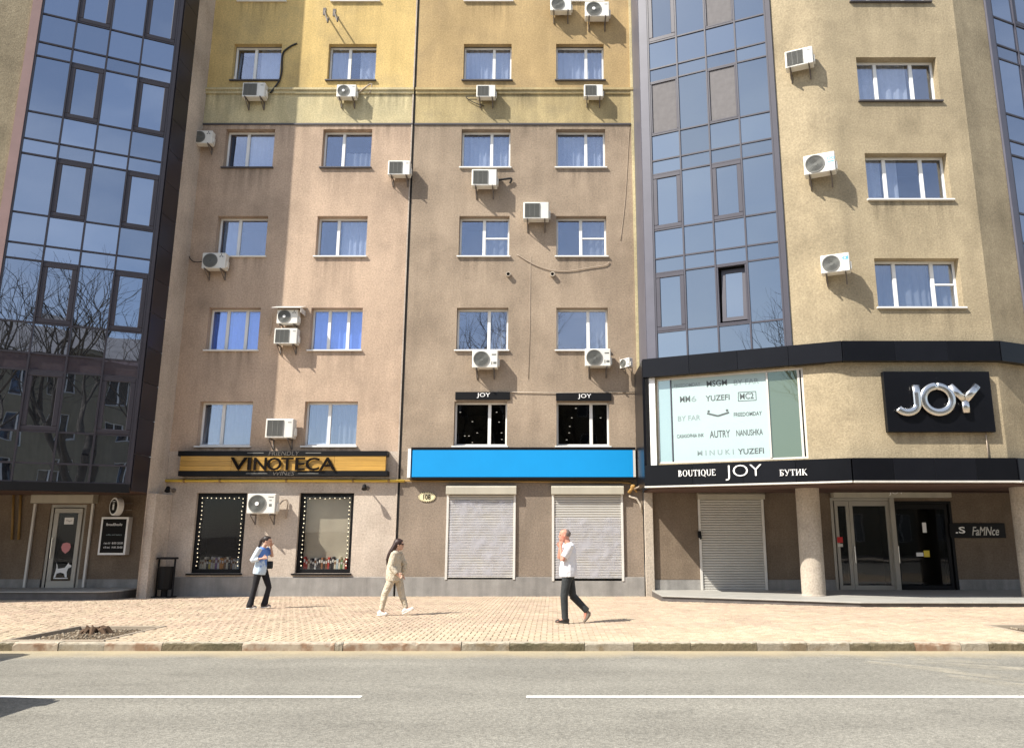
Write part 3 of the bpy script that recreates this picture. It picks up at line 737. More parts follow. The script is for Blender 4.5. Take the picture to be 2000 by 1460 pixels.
# ================================================================== GLAZED BAYS
def bay(bld, fr, u0, u1, cols, rows, metal, glass, sashcols, special={}, frame_edge=.16, opaque='bandglass'):
    """rows: (z0, z1, kind) with kind fixed / sash / band"""
    base = fr.o - bld.location
    zlo, zhi = rows[0][0], rows[-1][1]
    cw_ = (u1-u0)/cols
    t = 0.023
    build('backing', MB().box(u0, u1, .18, .2, zlo, zhi), M['blackmat'], bld, base, fr.a)
    mm = MB().box(-t, t, -.045, .12, zlo, zhi).mesh('mullion', M[metal])
    for i in range(cols+1): link('mullion', mm, bld, fr.world(u0+i*cw_)-bld.location, fr.a)
    for k, z in enumerate([r[0] for r in rows] + [zhi]):
        tm = MB().box(u0-t+.004, u1+t-.004, -.03, .115, z-t, z+t)
        build('transom', tm, M[metal], bld, base, fr.a)
    g = random.Random(9)
    for k, (z0, z1, kind) in enumerate(rows):
        for i in range(cols):
            a, b = u0+i*cw_+t, u0+(i+1)*cw_-t; w, h = b-a, z1-z0-2*t
            loc = fr.world(a+w/2, 0, z0+t+h/2) - bld.location
            sp = special.get((i, round(z0, 1)))
            tilt = (g.uniform(-.007, .007), g.uniform(-.010, .010))
            if kind == 'sash' and i in sashcols:
                f = .13
                def sm(w=w, h=h):
                    mb = MB(); x, y = w/2, h/2
                    mb.box(-x,x,-.035,.07,-y,-y+f).box(-x,x,-.035,.07,y-f,y).box(-x,-x+f,-.035,.07,-y+f,y-f).box(x-f,x,-.035,.07,-y+f,y-f)
                    return mb.mesh('sash', M[metal], bevel=.012)
                def sm2(w=w, h=h):
                    mb = MB(); x, y = w/2, h/2; q = .05
                    mb.box(-x,x,-.035,.07,-y,-y+q).box(-x,x,-.035,.07,y-q,y).box(-x,-x+q,-.035,.07,-y+q,y-q).box(x-q,x,-.035,.07,-y+q,y-q)
                    return mb.mesh('sash', M[metal], bevel=.008)
                if sp == 'screen':
                    s_ = link('sash', cached(('s2', fr.a, fr.o.x, round(h,2)), sm2), bld, loc, fr.a)
                    build('insect_screen', MB().box(-w/2+.05,w/2-.05,0,.01,-h/2+.05,h/2-.05), M['screen'], s_)
                elif sp == 'open':
                    s_ = link('sash', cached(('s2', fr.a, fr.o.x, round(h,2)), sm2), bld, loc, fr.a)
                    mb = MB(); x, y, q = w/2-.08, h/2-.09, .11
                    mb.box(-x,x,-.03,.03,0,q).box(-x,x,-.03,.03,2*y-q,2*y).box(-x,-x+q,-.03,.03,q,2*y-q).box(x-q,x,-.03,.03,q,2*y-q)
                    lf = build('open_leaf', mb.box(-x+q,x-q,-.004,.004,q,2*y-q), M[metal], s_, (0.03, .02, -y)); lf.rotation_euler = (-.10, 0, 0)
                    lf.data.materials.append(M[glass])
                    for p in lf.data.polygons[-6:]: p.material_index = 1
                else:
                    s_ = link('sash', cached(('s1', fr.a, fr.o.x, round(h,2)), sm), bld, loc, fr.a)
                    p_ = link('pane', cached(('bp', fr.a, fr.o.x, round(h,2), sp), lambda: MB().box(-w/2+f,w/2-f,0,.012,-h/2+f,h/2-f).mesh('pane', M[glass if sp is None else sp])), s_)
                    p_.rotation_euler = (tilt[0], 0, tilt[1])
            else:
                gm = opaque if kind == 'band' else glass
                if isinstance(sp, str): gm = sp
                o = link('glass_panel', cached(('gp', fr.a, fr.o.x, round(h,2), gm), lambda: MB().box(-w/2,w/2,0,.012,-h/2,h/2).mesh('glass_panel', M[gm])), bld, loc)
                o.rotation_euler = Euler((tilt[0], 0, fr.a + tilt[1]))
def floor_rows(S, n):
    out = []
    for k in range(n):
        nxt = S[k+1] if k+1 < len(S) else S[k]+3.15
        out += [(S[k], S[k]+1.80, 'sash'), (S[k]+1.80, S[k]+2.26, 'fixed'), (S[k]+2.26, nxt, 'fixed')]
    return out
SF = [7.44, 10.6, 13.72, 16.92, 20.1, 23.2]

# left wing
lb = thing('glazed_building', 'left building wing with the dark plum framed glazed bay over a recessed shop entrance', 'building', (-13.7, 21.2, 0))
lrows = [(3.06,3.56,'fixed'),(3.56,4.42,'fixed'),(4.42,6.10,'sash'),(6.10,6.58,'band'),(6.58,7.44,'fixed')] + floor_rows(SF, 6)
bay(lb, FL, 0.10, LBAY-.14, 4, lrows, 'purple', 'bayglass', (1, 3))
lo = FL.o - lb.location
E_ = 26.4
build('edge_frame', MB().box(LBAY-.11, LBAY-.02, -.06, .2, 3.0, E_), M['purple'], lb, lo, FL.a)
build('edge_trim', MB().box(-.16, .07, -.05, .2, 3.0, E_), mat('rose_trim', (0.36,0.24,0.22), 0.7, var=0.1), lb, lo, FL.a)
build('base_beam', MB().box(-.16, LBAY-.02, -.08, .25, 2.82, 3.05), M['black'], lb, lo, FL.a)
# return of the bay: plum panels in front, plain wall behind
cx_, cy_ = FL.world(LBAY).x, FL.world(LBAY).y
FLR = Frame(cx_, cy_, 90)
ro = FLR.o - lb.location
M['plumpanel'] = mat('plum_panel', (0.022,0.019,0.026), 0.35, var=0.1, rand=0.2)
zz = 2.87
while zz < E_:
    build('side_panel', MB().box(.03, .92, .0, .1, zz, min(zz+1.04, E_)), M['plumpanel'], lb, ro, FLR.a, bevel=0.004)
    zz += 1.05
wall('wall', lb, FLR, .915, 24-cy_-.002, -.1, E_, [], M['greybeige'])
FLW = FL
wall('wall', lb, FL, -9.0, -.17, 3.0, E_, [], M['sand'])
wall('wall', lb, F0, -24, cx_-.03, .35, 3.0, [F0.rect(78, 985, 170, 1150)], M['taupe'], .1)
for a_, b_ in ((-24, F0.rect(78,985,170,1150)[0]-.02), (F0.rect(78,985,170,1150)[1]+.02, cx_-.04)): build('plinth', MB().box(a_, b_, -.02, .3, -.3, .36), M['plinth'], lb, F0.o-lb.location)
build('fin_wall', MB().box(cx_-.03, cx_+.24, cy_+1.0, 23.99, -.3, 2.86), M['greybeige'], lb, Vector((0,0,0))-lb.location, bevel=.008)
p0 = FL.world(-9.0)
build('soffit', MB().prism([(cx_-.02, cy_+.02), (cx_-.02, 23.98), (p0.x, 23.98), (p0.x, p0.y+.05)], 2.86, 2.96), M['soffit'], lb, Vector((0,0,0))-lb.location)
build('roof', MB().prism([(cx_, cy_), (cx_, 24), (p0.x, 24), (p0.x, p0.y)], E_+.01, E_+.2), M['plinth'], lb, Vector((0,0,0))-lb.location)

# right wing
rb = thing('boutique_building', 'right building wing with the slate framed glazed bay, sand stucco walls and black boutique bands', 'building', (7.6, 21.8, 0))
rrows = [(6.66,7.44,'fixed')] + floor_rows(SF, 6)
bay(rb, FR, 0.28, 3.88, 4, rrows, 'slate', 'bayglass2', (0, 2), special={(0,13.7):'screen',(2,13.7):'screen',(2,7.4):'open',(2,16.9):'screen'})
r0 = FR.o - rb.location
build('edge_frame', MB().box(-.01, .25, -.05, .2, 6.6, E_), M['slatel'], rb, r0, FR.a)
build('edge_frame', MB().box(3.91, 4.05, -.06, .2, 6.6, E_), M['slate'], rb, r0, FR.a)
build('side_panel', MB().box(2.75, 2.79, 22.06, 23.99, 6.6, E_), M['slatel'], rb, Vector((0,0,0))-rb.location)
build('corner_trim', MB().box(2.66, 2.745, 23.93, 23.995, 4.2, E_), M['cream'], rb, Vector((0,0,0))-rb.location)
DW = (.22, 4.28, 3.62, 6.06)                                   # display window opening on the wing
BEND = .42
wall('wall', rb, FR, 4.06, RBAY-BEND, 6.06, E_, [], M['sand'])
wall('wall', rb, FR, .0, RBAY-BEND, 3.0, 6.1, [DW], M['sand'], .2)
_a, _b, _c = FR.world(RBAY-BEND), FF.world(0), FF.world(BEND)
_mb = MB(); _q = []
for i in range(13):
    t_ = i/12; p_ = _a*(1-t_)**2 + _b*2*t_*(1-t_) + _c*t_*t_ if i not in (0, 12) else (_a if i == 0 else _c)
    _q += [(p_.x-rb.location.x, p_.y-rb.location.y, 3.0), (p_.x-rb.location.x, p_.y-rb.location.y, E_)]
_mb.add(_q, [(2*i, 2*i+2, 2*i+3, 2*i+1) for i in range(12)])
build('wall', _mb, M['sand'], rb, (0,0,0), fix=False, smooth=True)
RWZ = [7.62, 10.72, 13.72, 16.92, 20.05, 23.2]
fh = [(8.72-7.61, 11.02-7.61, z, z+1.38) for z in RWZ]
wall('wall', rb, FF, BEND, 11.7-7.61, 3.0, E_, fh, M['sand'], .3)
wall('wall', rb, FB, 0, 1.35, 3.0, E_, [], M['sand'])
wall('wall', rb, FB, 1.35, 12, 3.0, 6.7, [], M['sand'])
for k, z in enumerate(RWZ):
    window(rb, FF, 8.72-7.61, z, 2.30, 1.38, [.27,.72], recess=.2, transom={2:.52} if k == 0 else {}, sill='white' if k < 2 else 'dark',
           curtain=(('curtaing' if k == 0 else 'curtain'), {0:((0,.70,0,1),(.74,1,0,1)), 1:((0,.24,0,1),(.30,.45,0,1)), 2:((0,.68,0,1),), 3:((0,1,0,1),), 4:((0,.7,0,1),), 5:((0,.7,0,1),)}[k]))
wall('wall', rb, FB, 6.64, 12, 6.7, E_, [], M['sand'])
bay(rb, FB, 1.62, 6.6, 5, rrows, 'slate', 'bayglass', (1, 3))
build('edge_frame', MB().box(1.36, 1.58, -.06, .2, 6.7, E_), M['slatel'], rb, FB.o-rb.location, FB.a)
# black bands: panels with open joints
def band(name, z0, z1, out, depth, cuts, parent, off):
    o_ = []
    for fr, a, b, n in cuts:
        st_ = (b-a)/n
        for i in range(n):
            o_.append(build(name, MB().box(a+i*st_+.003, a+(i+1)*st_-.003, -out, depth, z0, z1), M['fascia'], parent, fr.o-off, fr.a, bevel=.003))
    return o_
k_ = math.tan(R(11.75))
band('cladding_panel', 6.10, 6.64, .20, .02, ((FR, -.12, RBAY+.2*k_, 4), (FF, -.2*k_+.02, 11.7-7.61+.2*k_-.02, 3), (FB, -.2*k_, 12, 7)), rb, rb.location)
build('cladding_panel', MB().box(2.58, 2.66, 21.9, 23.98, 3.1, 6.62), M['fascia'], rb, Vector((0,0,0))-rb.location, bevel=.01)
build('pale_post', MB().box(.02, .19, -.06, .1, 3.58, 6.09), M['white'], rb, r0, FR.a)
q0, q1, q2 = FR.world(0), FF.world(0), FB.world(0); q3 = FB.world(12)
build('soffit', MB().prism([(2.80,22.03),(7.61,19.93),(11.7,19.93),(q3.x,q3.y+.04),(q3.x,23.98),(2.80,23.98)], 2.92, 2.99), M['soffit'], rb, Vector((0,0,0))-rb.location)
build('roof', MB().prism([(2.78,22.0),(7.61,19.9),(11.7,19.9),(q3.x,q3.y),(q3.x,24),(2.78,24)], E_+.01, E_+.2), M['plinth'], rb, Vector((0,0,0))-rb.location)
build('fin_wall', MB().box(2.78, 3.04, 23.86, 23.99, -.3, 2.93), M['column'], rb, Vector((0,0,0))-rb.location, bevel=.01)
DL, DR = F0.rect(1634, 972, 1742, 1156), F0.rect(1750, 978, 1856, 1156)
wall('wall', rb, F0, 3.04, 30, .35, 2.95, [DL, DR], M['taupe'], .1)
for a_, b_ in ((3.05, DL[0]-.01), (DR[1]+.01, 30)): build('plinth', MB().box(a_, b_, -.02, .3, -.1, .34), M['plinth'], rb, F0.o-rb.location)
for cxx, cyy, rr in ((7.08, 21.75, .315), (12.75, 21.2, .315)):
    mb = MB(); mb.tube([(0,0,-.2),(0,0,.06),(0,0,.09),(0,0,2.93)], [rr+.012, rr+.012, rr, rr], 40)
    build('column', mb, M['column'], rb, Vector((cxx, cyy, 0))-rb.location, smooth=False)
# display window
dw = build('display_window', MB().box(DW[0],DW[1],.05,.12,DW[2],DW[2]+.05).box(DW[0],DW[1],.05,.12,DW[3]-.05,DW[3]).box(DW[0],DW[0]+.04,.05,.12,DW[2]+.05,DW[3]-.05).box(DW[1]-.16,DW[1]-.10,.05,.12,DW[2]+.05,DW[3]-.05).box(DW[1]-.06,DW[1],.05,.12,DW[2]+.05,DW[3]-.05), M['pvcdull'], rb, r0, FR.a)
pu = [FR.at(x, 820)[0] for x in (1312, 1500)]
build('pane', MB().box(DW[0]+.04, pu[0]-.03, .07, .09, DW[2]+.05, DW[3]-.05), M['paleglass'], dw)
build('pane', MB().box(pu[0], pu[1], .07, .09, DW[2]+.05, DW[3]-.05), M['film'], dw, )
build('pane', MB().box(pu[1]+.05, DW[1]-.16, .07, .09, DW[2]+.05, DW[3]-.05), M['greenglass'], dw)
build('mullion', MB().box(pu[0]-.03, pu[0], .04, .12, DW[2]+.05, DW[3]-.05), M['slate'], dw)
build('mullion', MB().box(pu[1], pu[1]+.05, .03, .12, DW[2]+.05, DW[3]-.05), M['pvcdull'], dw)
build('backing', MB().box(DW[0], DW[1], .16, .19, DW[2], DW[3]), M['blackmat'], dw)

# platforms in front of the two entrances
pf = thing('stone_platform', 'low stone platform with a pale slab top below the columns of the boutique', 'platform', (8, 22, -.1))
def platform(root, poly, z1, nose=.05):
    o = root.location
    n = len(poly); c = Vector((sum(p[0] for p in poly)/n, sum(p[1] for p in poly)/n))
    build('riser', MB().prism([(p[0]-o.x, p[1]-o.y) for p in poly], -.35-o.z, z1-.035-o.z), M['granite'], root)
    pp = [(p[0]+(p[0]-c.x)*.0-o.x, p[1]-(nose if p[1] < 23.5 else 0)-o.y) for p in poly]
    build('slab', MB().prism(pp, z1-.033-o.z, z1-o.z), M['steptop'], root, bevel=.006)
platform(pf, [(2.95,23.97),(2.95,21.75),(7.5,19.62),(12.0,19.55),(19,21.9),(24,23.9),(24,23.97)], .05)
ls = thing('entrance_step', 'dark stone step with a rounded end below the left shop entrance', 'step', (-15, 23, -.1))
arc = [(cx_-.35-.55+.55*math.cos(t), 22.95-.65*math.sin(t)) for t in [i*math.pi/2/7 for i in range(8)]]
platform(ls, [(-24,23.95),(-24,22.3)] + arc[::-1] + [(cx_-.35,23.95)], .12)

# ================================================================== FASCIAS AND SIGNS
Z0 = Vector((0, 0, 0))
jf = thing('shop_fascia', 'long black boutique fascia over the columns lettered BOUTIQUE JOY in white', 'fascia', (7.6, 21.8, 3.0))
kk = math.tan(R(11.75))
band('fascia_panel', 2.99, 3.56, .30, .03, ((FR, -.10, RBAY+.3*kk-.01, 4), (FF, -.3*kk+.03, 11.7-7.61+.3*kk-.03, 4), (FB, -.3*kk+.01, 12, 8)), jf, jf.location)
for fr, a, b in ((FR, -.10, RBAY+.3*kk-.01), (FF, -.3*kk+.03, 11.7-7.61+.3*kk-.03), (FB, -.3*kk+.01, 12)):
    build('drip_edge', MB().box(a, b, -.335, -.06, 2.945, 2.985), M['pvcdull'], jf, fr.o-jf.location, fr.a)
build('end_panel', MB().box(2.585, 2.655, 21.76, 23.97, 2.99, 3.56), M['fascia'], jf, Z0-jf.location)
def put_text(parent, fr, body, x0, y0, x1, y1, out, m, depth=.02, name='lettering', **k):
    """lettering filling a rectangle of the photo, standing proud of a wall plane"""
    u0, u1, z0, z1 = fr.rect(x0, y0, x1, y1, out)
    # rect() mixes the slanted corners of a receding wall: take the middle heights
    um = (u0+u1)/2
    ua, _ = fr.at(x0, (y0+y1)/2, out); ub, _ = fr.at(x1, (y0+y1)/2, out)
    _, za = fr.at((x0+x1)/2, y1, out); _, zb = fr.at((x0+x1)/2, y0, out)
    me = text_mesh(body, 1, depth/2, m, fit=abs(ub-ua), height=abs(zb-za), **k)
    me.name = name
    return link(name, me, parent, fr.world((ua+ub)/2, -out-depth/2, (za+zb)/2) - parent.location if parent.rotation_euler.z == 0 else ((ua+ub)/2, -out-depth/2, (za+zb)/2), fr.a)
def serif(body, m, depth):
    """a small Roman face drawn from stems, hairlines, bowls and slab serifs"""
    T, t = .17, .075
    def stem(x, z0=0, z1=1, w=T): return ('b', x-w/2, x+w/2, z0, z1)
    def ser(x, z, w=.17): return ('b', x-w, x+w, z-.03 if z > .5 else z, z if z > .5 else z+.05)
    def bar(x0, x1, z, w=t): return ('b', x0, x1, z-w/2, z+w/2)
    def dia(x0, z0, x1, z1, w): return ('d', x0, z0, x1, z1, w)
    def ring(x, z, rx, rz, a0=0, a1=360): return ('r', x, z, rx, rz, a0, a1)
    G = {'B': (.72, [stem(.15), ser(.15,0), ser(.15,1), ring(.28,.75,.28,.25,-90,90), ring(.30,.26,.34,.27,-90,90), bar(.15,.35,1-t/2), bar(.15,.35,.52), bar(.15,.35,t/2)]),
         'O': (.92, [ring(.45,.5,.43,.52)]), 'Q': (.92, [ring(.45,.5,.43,.52), dia(.5,.1,.85,-.18,.12)]),
         'U': (.86, [stem(.16,.3,1), stem(.72,.3,1,t), ser(.16,1), ser(.72,1,.13), ring(.44,.3,.33,.32,180,360)]),
         'T': (.80, [stem(.4), ser(.4,0), bar(.02,.78,1-t/2), ('b',.0,.06,.74,1), ('b',.74,.80,.74,1)]),
         'I': (.40, [stem(.2), ser(.2,0), ser(.2,1)]),
         'E': (.72, [stem(.16), ser(.16,0), ser(.16,1), bar(.16,.66,1-t/2), bar(.16,.66,t/2), bar(.16,.5,.52), ('b',.62,.68,.76,1), ('b',.63,.69,0,.24)]),
         '\u0411': (.72, [stem(.15), ser(.15,0), ser(.15,1), bar(.15,.62,1-t/2), ('b',.57,.63,.76,1), ring(.30,.28,.34,.29,-90,90), bar(.15,.35,.55), bar(.15,.35,t/2)]),
         '\u0423': (.80, [dia(.08,1,.42,.38,T), dia(.74,1,.34,.05,t), ser(.1,1,.14), ser(.72,1,.12), bar(.12,.36,.05,.1)]),
         '\u0422': (.80, [stem(.4), ser(.4,0), bar(.02,.78,1-t/2), ('b',.0,.06,.74,1), ('b',.74,.80,.74,1)]),
         '\u0418': (.92, [stem(.16), stem(.74), ser(.16,0), ser(.16,1), ser(.74,0), ser(.74,1), dia(.2,.06,.7,.94,t)]),
         '\u041a': (.86, [stem(.16), ser(.16,0), ser(.16,1), dia(.22,.5,.66,1,t), dia(.3,.56,.74,0,T), ser(.72,0,.13), ser(.66,1,.12)])}
    mb = MB(); x = 0
    for ch in body:
        wd, parts = G[ch]
        for i, p in enumerate(parts):
            y0 = -depth - .0007*(i+1)
            if p[0] == 'b': mb.box(x+p[1], x+p[2], y0, 0, p[3], p[4])
            elif p[0] == 'd':
                _, ax, az, bx, bz, w = p
                mb.prism([(x+ax-w/2,az),(x+bx-w/2,bz),(x+bx+w/2,bz),(x+ax+w/2,az)], y0, 0, 'y')
            else:
                _, cx, cz, rx, rz, a0, a1 = p; n = 18
                for q in range(n):
                    e0, e1 = R(a0+(a1-a0)*q/n), R(a0+(a1-a0)*(q+1)/n)
                    pts = []
                    for e in (e0, e1):
                        pts.append(((x+cx+rx*math.cos(e), cz+rz*math.sin(e)), (x+cx+(rx-T*1.0*max(.42,abs(math.cos(e))))*math.cos(e), cz+(rz-t)*math.sin(e))))
                    mb.prism([pts[0][0], pts[1][0], pts[1][1], pts[0][1]], y0, 0, 'y')
        x += wd + .09
    return mb, x - .09
def put_serif(parent, fr, body, x0, y0, x1, y1, out, m, depth=.02):
    ua, _ = fr.at(x0, (y0+y1)/2, out); ub, _ = fr.at(x1, (y0+y1)/2, out)
    _, za = fr.at((x0+x1)/2, y1, out); _, zb = fr.at((x0+x1)/2, y0, out)
    mb, w = serif(body, m, 1.0)
    mb.v = [(p[0]/w*(ub-ua), p[1]*depth, p[2]*(zb-za)) for p in mb.v]
    return build('lettering', mb, m, parent, fr.world(ua, -out-.002, za)-parent.location, fr.a)
put_serif(jf, FR, 'BOUTIQUE', 1325, 917, 1398, 929, .305, M['letterw'])
put_serif(jf, FR, '\u0411\u0423\u0422\u0418\u041a', 1523, 916, 1577, 928, .305, M['letterw'])
put_text(jf, FR, 'JOY', 1417, 907, 1488, 937, .305, M['letterw'], depth=.02, offset=-.012)

def sign_box(root, fr, x0, y0, x1, y1, out, depth, m, name='board', bevel=.004):
    u0, u1, z0, z1 = fr.rect(x0, y0, x1, y1, out)
    return build(name, MB().box(u0, u1, -out, -out+depth, z0, z1), m, root, fr.o - root.location, fr.a, bevel=bevel), (u0, u1, z0, z1)
# big chrome JOY
js = thing('plaque_sign', 'square black wall plaque with big raised chrome letters JOY', 'sign', FF.world(3.2, 0, 4.9))
sign_box(js, FF, 1735, 725, 1932, 843, .16, .155, M['fascia'], 'plaque', .01)
def chrome_letter(paths, r, x0, x1, y0, y1):
    ua, ub, za, zb = FF.rect(x0, y0, x1, y1, .22)
    P = [[((ua+(ub-ua)*p[0]), -.235, za+(zb-za)*p[1]) for p in q] for q in paths]
    mb = MB()
    for q in P: mb.tube(q, r, 14)
    mb.v = [(p[0], -.235+(p[1]+.235)*.5, p[2]) for p in mb.v]
    return build('letter', mb, M['chrome'], js, FF.o-js.location, smooth=True)
_ar = lambda cx, cz, rx, rz, a0, a1, n: [(cx+rx*math.cos(R(a0+(a1-a0)*i/n)), cz+rz*math.sin(R(a0+(a1-a0)*i/n))) for i in range(n+1)]
chrome_letter([[(1,1),(1,.7)] + _ar(.5,.30,.5,.30,0,-150,14)], .105, 1752, 1788, 752, 805)
chrome_letter([_ar(.5,.5,.5,.5,90,450,36)], .105, 1806, 1856, 754, 805)
chrome_letter([[(0,1),(.5,.45)], [(1,1),(.5,.45)], [(.5,.47),(.5,0)]], .10, 1860, 1908, 753, 806)
# JOY boards over the two dark shop windows
for x0, x1, y0, lab in ((889, 996, 765, 'small black JOY sign above the dark shop window left of the other JOY window'), (1086, 1194, 767, 'small black JOY sign above the dark shop window beside the black corner band')):
    s_ = thing('window_sign', lab, 'sign', F0.world(F0.at((x0+x1)/2, y0)[0], -.05, 5.8), group='small JOY signs above windows')
    sign_box(s_, F0, x0, y0, x1, y0+15, .06, .057, M['black'])
    xm = (x0+x1)/2+2
    put_text(s_, F0, 'JOY', xm-13, y0+2, xm+13, y0+12, .062, M['letterw'], depth=.01, offset=.005)
# VINOTECA
M['dimprint'] = mat('dim_lettering', (0.10,0.09,0.08), .6)
vs_ = thing('vinoteca_sign', 'wide golden plank sign with dark raised letters VINOTECA between two black rails', 'sign', F0.world(-8.4, -.1, 3.6))
sign_box(vs_, F0, 347, 880, 757, 890, .30, .297, M['black'], 'rail')
sign_box(vs_, F0, 347, 919, 757, 929, .30, .297, M['black'], 'rail')
u0, u1, z0, z1 = F0.rect(350, 890, 754, 919, .285)
nb = 3
for i in range(nb):
    for j in range(4):
        a, b = u0+(u1-u0)*j/4, u0+(u1-u0)*(j+1)/4
        build('plank', MB().box(a+.003, b-.003, -.285, -.2, z0+(z1-z0)*i/nb+.002, z0+(z1-z0)*(i+1)/nb-.002), M['wood'], vs_, F0.o-vs_.location, bevel=.003)
tx = [450, 481, 494, 523, 547, 572, 602, 626, 660]
for ch, xa, xb in (('V',450,483),('I',484,491),('N',496,521),('O',522,550),('T',549,573),('E',577,596),('C',597,624),('A',624,656)):
    put_text(vs_, F0, ch, xa, 893, xb, 918, .32, M['letterb'], depth=.03, name='letter', offset=.012)
put_text(vs_, F0, 'FRIENDLY', 525, 881, 585, 889, .302, M['dimprint'], depth=.008, shear=.15)
put_text(vs_, F0, 'WINES', 533, 920, 575, 928, .302, M['dimprint'], depth=.008, shear=.15)
for x0, x1, y in ((483,515,884),(597,627,884),(480,522,924),(582,622,924)):
    a, z = F0.at(x0, y, .303); b, _ = F0.at(x1, y, .303)
    build('rule_line', MB().box(a, b, -.303, -.299, z-.010, z+.010), M['acmid'], vs_, F0.o-vs_.location)
# blue sign
bs = thing('blue_sign', 'long plain bright blue blank sign panel with black edges', 'sign', F0.world(-.9, -.1, 3.6))
sign_box(bs, F0, 804, 878, 1236, 931, .26, .255, M['blue'], 'panel', .003)
sign_box(bs, F0, 803, 873, 1241, 877.6, .27, .266, M['black'], 'rail')
sign_box(bs, F0, 803, 931.6, 1241, 935.5, .27, .266, M['black'], 'rail')
sign_box(bs, F0, 1237, 878, 1241, 931, .258, .25, M['pvcdull'], 'end_cap')
sign_box(bs, F0, 795, 876, 803, 932, .255, .25, M['white'], 'end_strip')
# house number
hp = thing('number_plate', 'oval cream enamel house number plate reading 108', 'sign', F0.world(F0.at(834,970)[0], 0, F0.at(834,970)[1]))
mb = MB(); n = 32
for rx, rz, ya, yb, mi in ((.27,.155,-.02,-.001,1),(.235,.125,-.026,-.02,0)):
    mb.prism([(rx*math.cos(2*math.pi*i/n), rz*math.sin(2*math.pi*i/n)) for i in range(n)], ya, yb, 'y', mi)
mb2 = MB()
for i in range(28):
    e = 2*math.pi*i/28; mb2.ball((.252*math.cos(e), -.022, .14*math.sin(e)), .016, .008, .016, 6, 4)
build('plate', mb, [M['oval'], M['letterb']], hp); build('beading', mb2, M['oval'], hp)
link('lettering', text_mesh('108', 1, .004, M['letterb'], fit=.22, height=.15, offset=.008), hp, (0, -.032, 0))
# film prints in the display window
lay = [('FREEDOMDAY',1317,748,1368,755,'l'),('MSGM',1380,742,1420,754,'g'),('BY FAR',1433,740,1482,750,'l'),
       ('MM',1328,773,1348,785,'g'),('6',1350,773,1360,784,'l'),('YUZEFI',1378,771,1425,782,'g'),('MC2',1445,767,1472,779,'g'),
       ('BY FAR',1324,811,1368,821,'l'),('FREEDOMDAY',1433,804,1488,812,'g'),
       ('CASASOPHIA INK',1322,847,1375,854,'g'),('AUTRY',1386,840,1426,854,'g'),('NANUSHKA',1438,838,1490,850,'g'),
       ('M I N U K I',1362,878,1433,888,'l'),('YUZEFI',1441,875,1492,886,'g')]
pw = thing('brand_poster', 'pale translucent poster sheet printed with rows of fashion brand names behind the display glass', 'poster', FR.world(2.0, 0, 3.7))
lp = FR.at(1406, 820)
build('sheet', MB().box(pu[0]+.01, pu[1]-.01, .064, .0685, DW[2]+.052, DW[3]-.052), M['film'], pw, FR.o-pw.location, FR.a)
for body, x0, y0, x1, y1, c in lay:
    put_text(pw, FR, body, x0, y0, x1, y1, -.062, M['letterg' if c == 'g' else 'letterl'], depth=.002, offset=.015 if c == 'g' else .008)
def frame_line(pts, w, m):
    q = [FR.at(x, y, -.062) for x, y in pts]
    mb = MB()
    for (a, za), (b, zb) in zip(q[:-1], q[1:]):
        d = Vector((b-a, zb-za)); d.normalize(); nn = Vector((-d.y, d.x))*w/2
        mb.prism([(a+nn.x,za+nn.y),(a-nn.x,za-nn.y),(b-nn.x,zb-nn.y),(b+nn.x,zb+nn.y)], .060, .062, 'y')
    return build('printed_mark', mb, m, pw, FR.o-pw.location, FR.a)
frame_line([(1442,766),(1476,764),(1477,781),(1442,783),(1442,766)], .018, M['letterg'])
frame_line([(1381,807),(1402,812),(1424,805)], .05, M['letterg'])
for x, y in ((1384,803),(1420,801)):
    u, z = FR.at(x, y, -.062)
    build('printed_mark', MB().disc_y(u, z, 0, .035, .060, .062, 12), M['letterg'], pw, FR.o-pw.location, FR.a)

# ================================================================== ROLLER SHUTTERS
def slats(w, h, step=.074, d=.02):
    mb = MB(); n = int(h/step)
    for i in range(n):
        a, b = i*h/n, (i+1)*h/n
        pr = [(.0,a),( -d,a+.012),(-d*1.2,(a+b)/2),(-d,b-.016),(0,b-.006)]
        vs = [(x, p[0], p[1]) for x in (0, w) for p in pr]; k = len(pr)
        mb.add(vs, [(j, k+j, k+j+1, j+1) for j in range(k-1)])
    return mb
def crumple(w, h, y, amp, seed, nx=26, nz=30):
    from mathutils import noise
    vs = []
    for j in range(nz+1):
        for i in range(nx+1):
            p = Vector((i/nx*w*2.2+seed*3.1, seed*1.7, j/nz*h*3.2))
            d = noise.fractal(p, 1.0, 2.0, 4)*amp + abs(noise.noise(p*1.3))*amp*1.1
            edge = min(i, nx-i, j, nz-j)
            vs.append((w*i/nx + (noise.noise(p*2)*.02 if edge == 0 else 0), y - abs(d)*(0.4 if edge == 0 else 1), h*j/nz + (noise.noise(p*3)*.02 if edge == 0 else 0)))
    return vs, [(j*(nx+1)+i, j*(nx+1)+i+1, (j+1)*(nx+1)+i+1, (j+1)*(nx+1)+i) for j in range(nz) for i in range(nx)]
def translucent(name, col, alpha):
    m, n, l, p = _new(name)
    p.inputs['Base Color'].default_value = (*col, 1); p.inputs['Roughness'].default_value = 0.22; p.inputs['Specular IOR Level'].default_value = 0.6
    tr = n.new('ShaderNodeBsdfTransparent'); mx = n.new('ShaderNodeMixShader'); mx.inputs[0].default_value = alpha
    l.new(_remap(n, l, _noise(n, l, _vec(n, l), 2.5, 4), .3, .7, alpha-.3, min(1, alpha+.25)), mx.inputs[0])
    l.new(tr.outputs[0], mx.inputs[1]); l.new(p.outputs[0], mx.inputs[2]); l.new(mx.outputs[0], n['Material Output'].inputs[0]); return m
M['sheet'] = translucent('plastic_sheet', (0.52,0.52,0.58), .36)
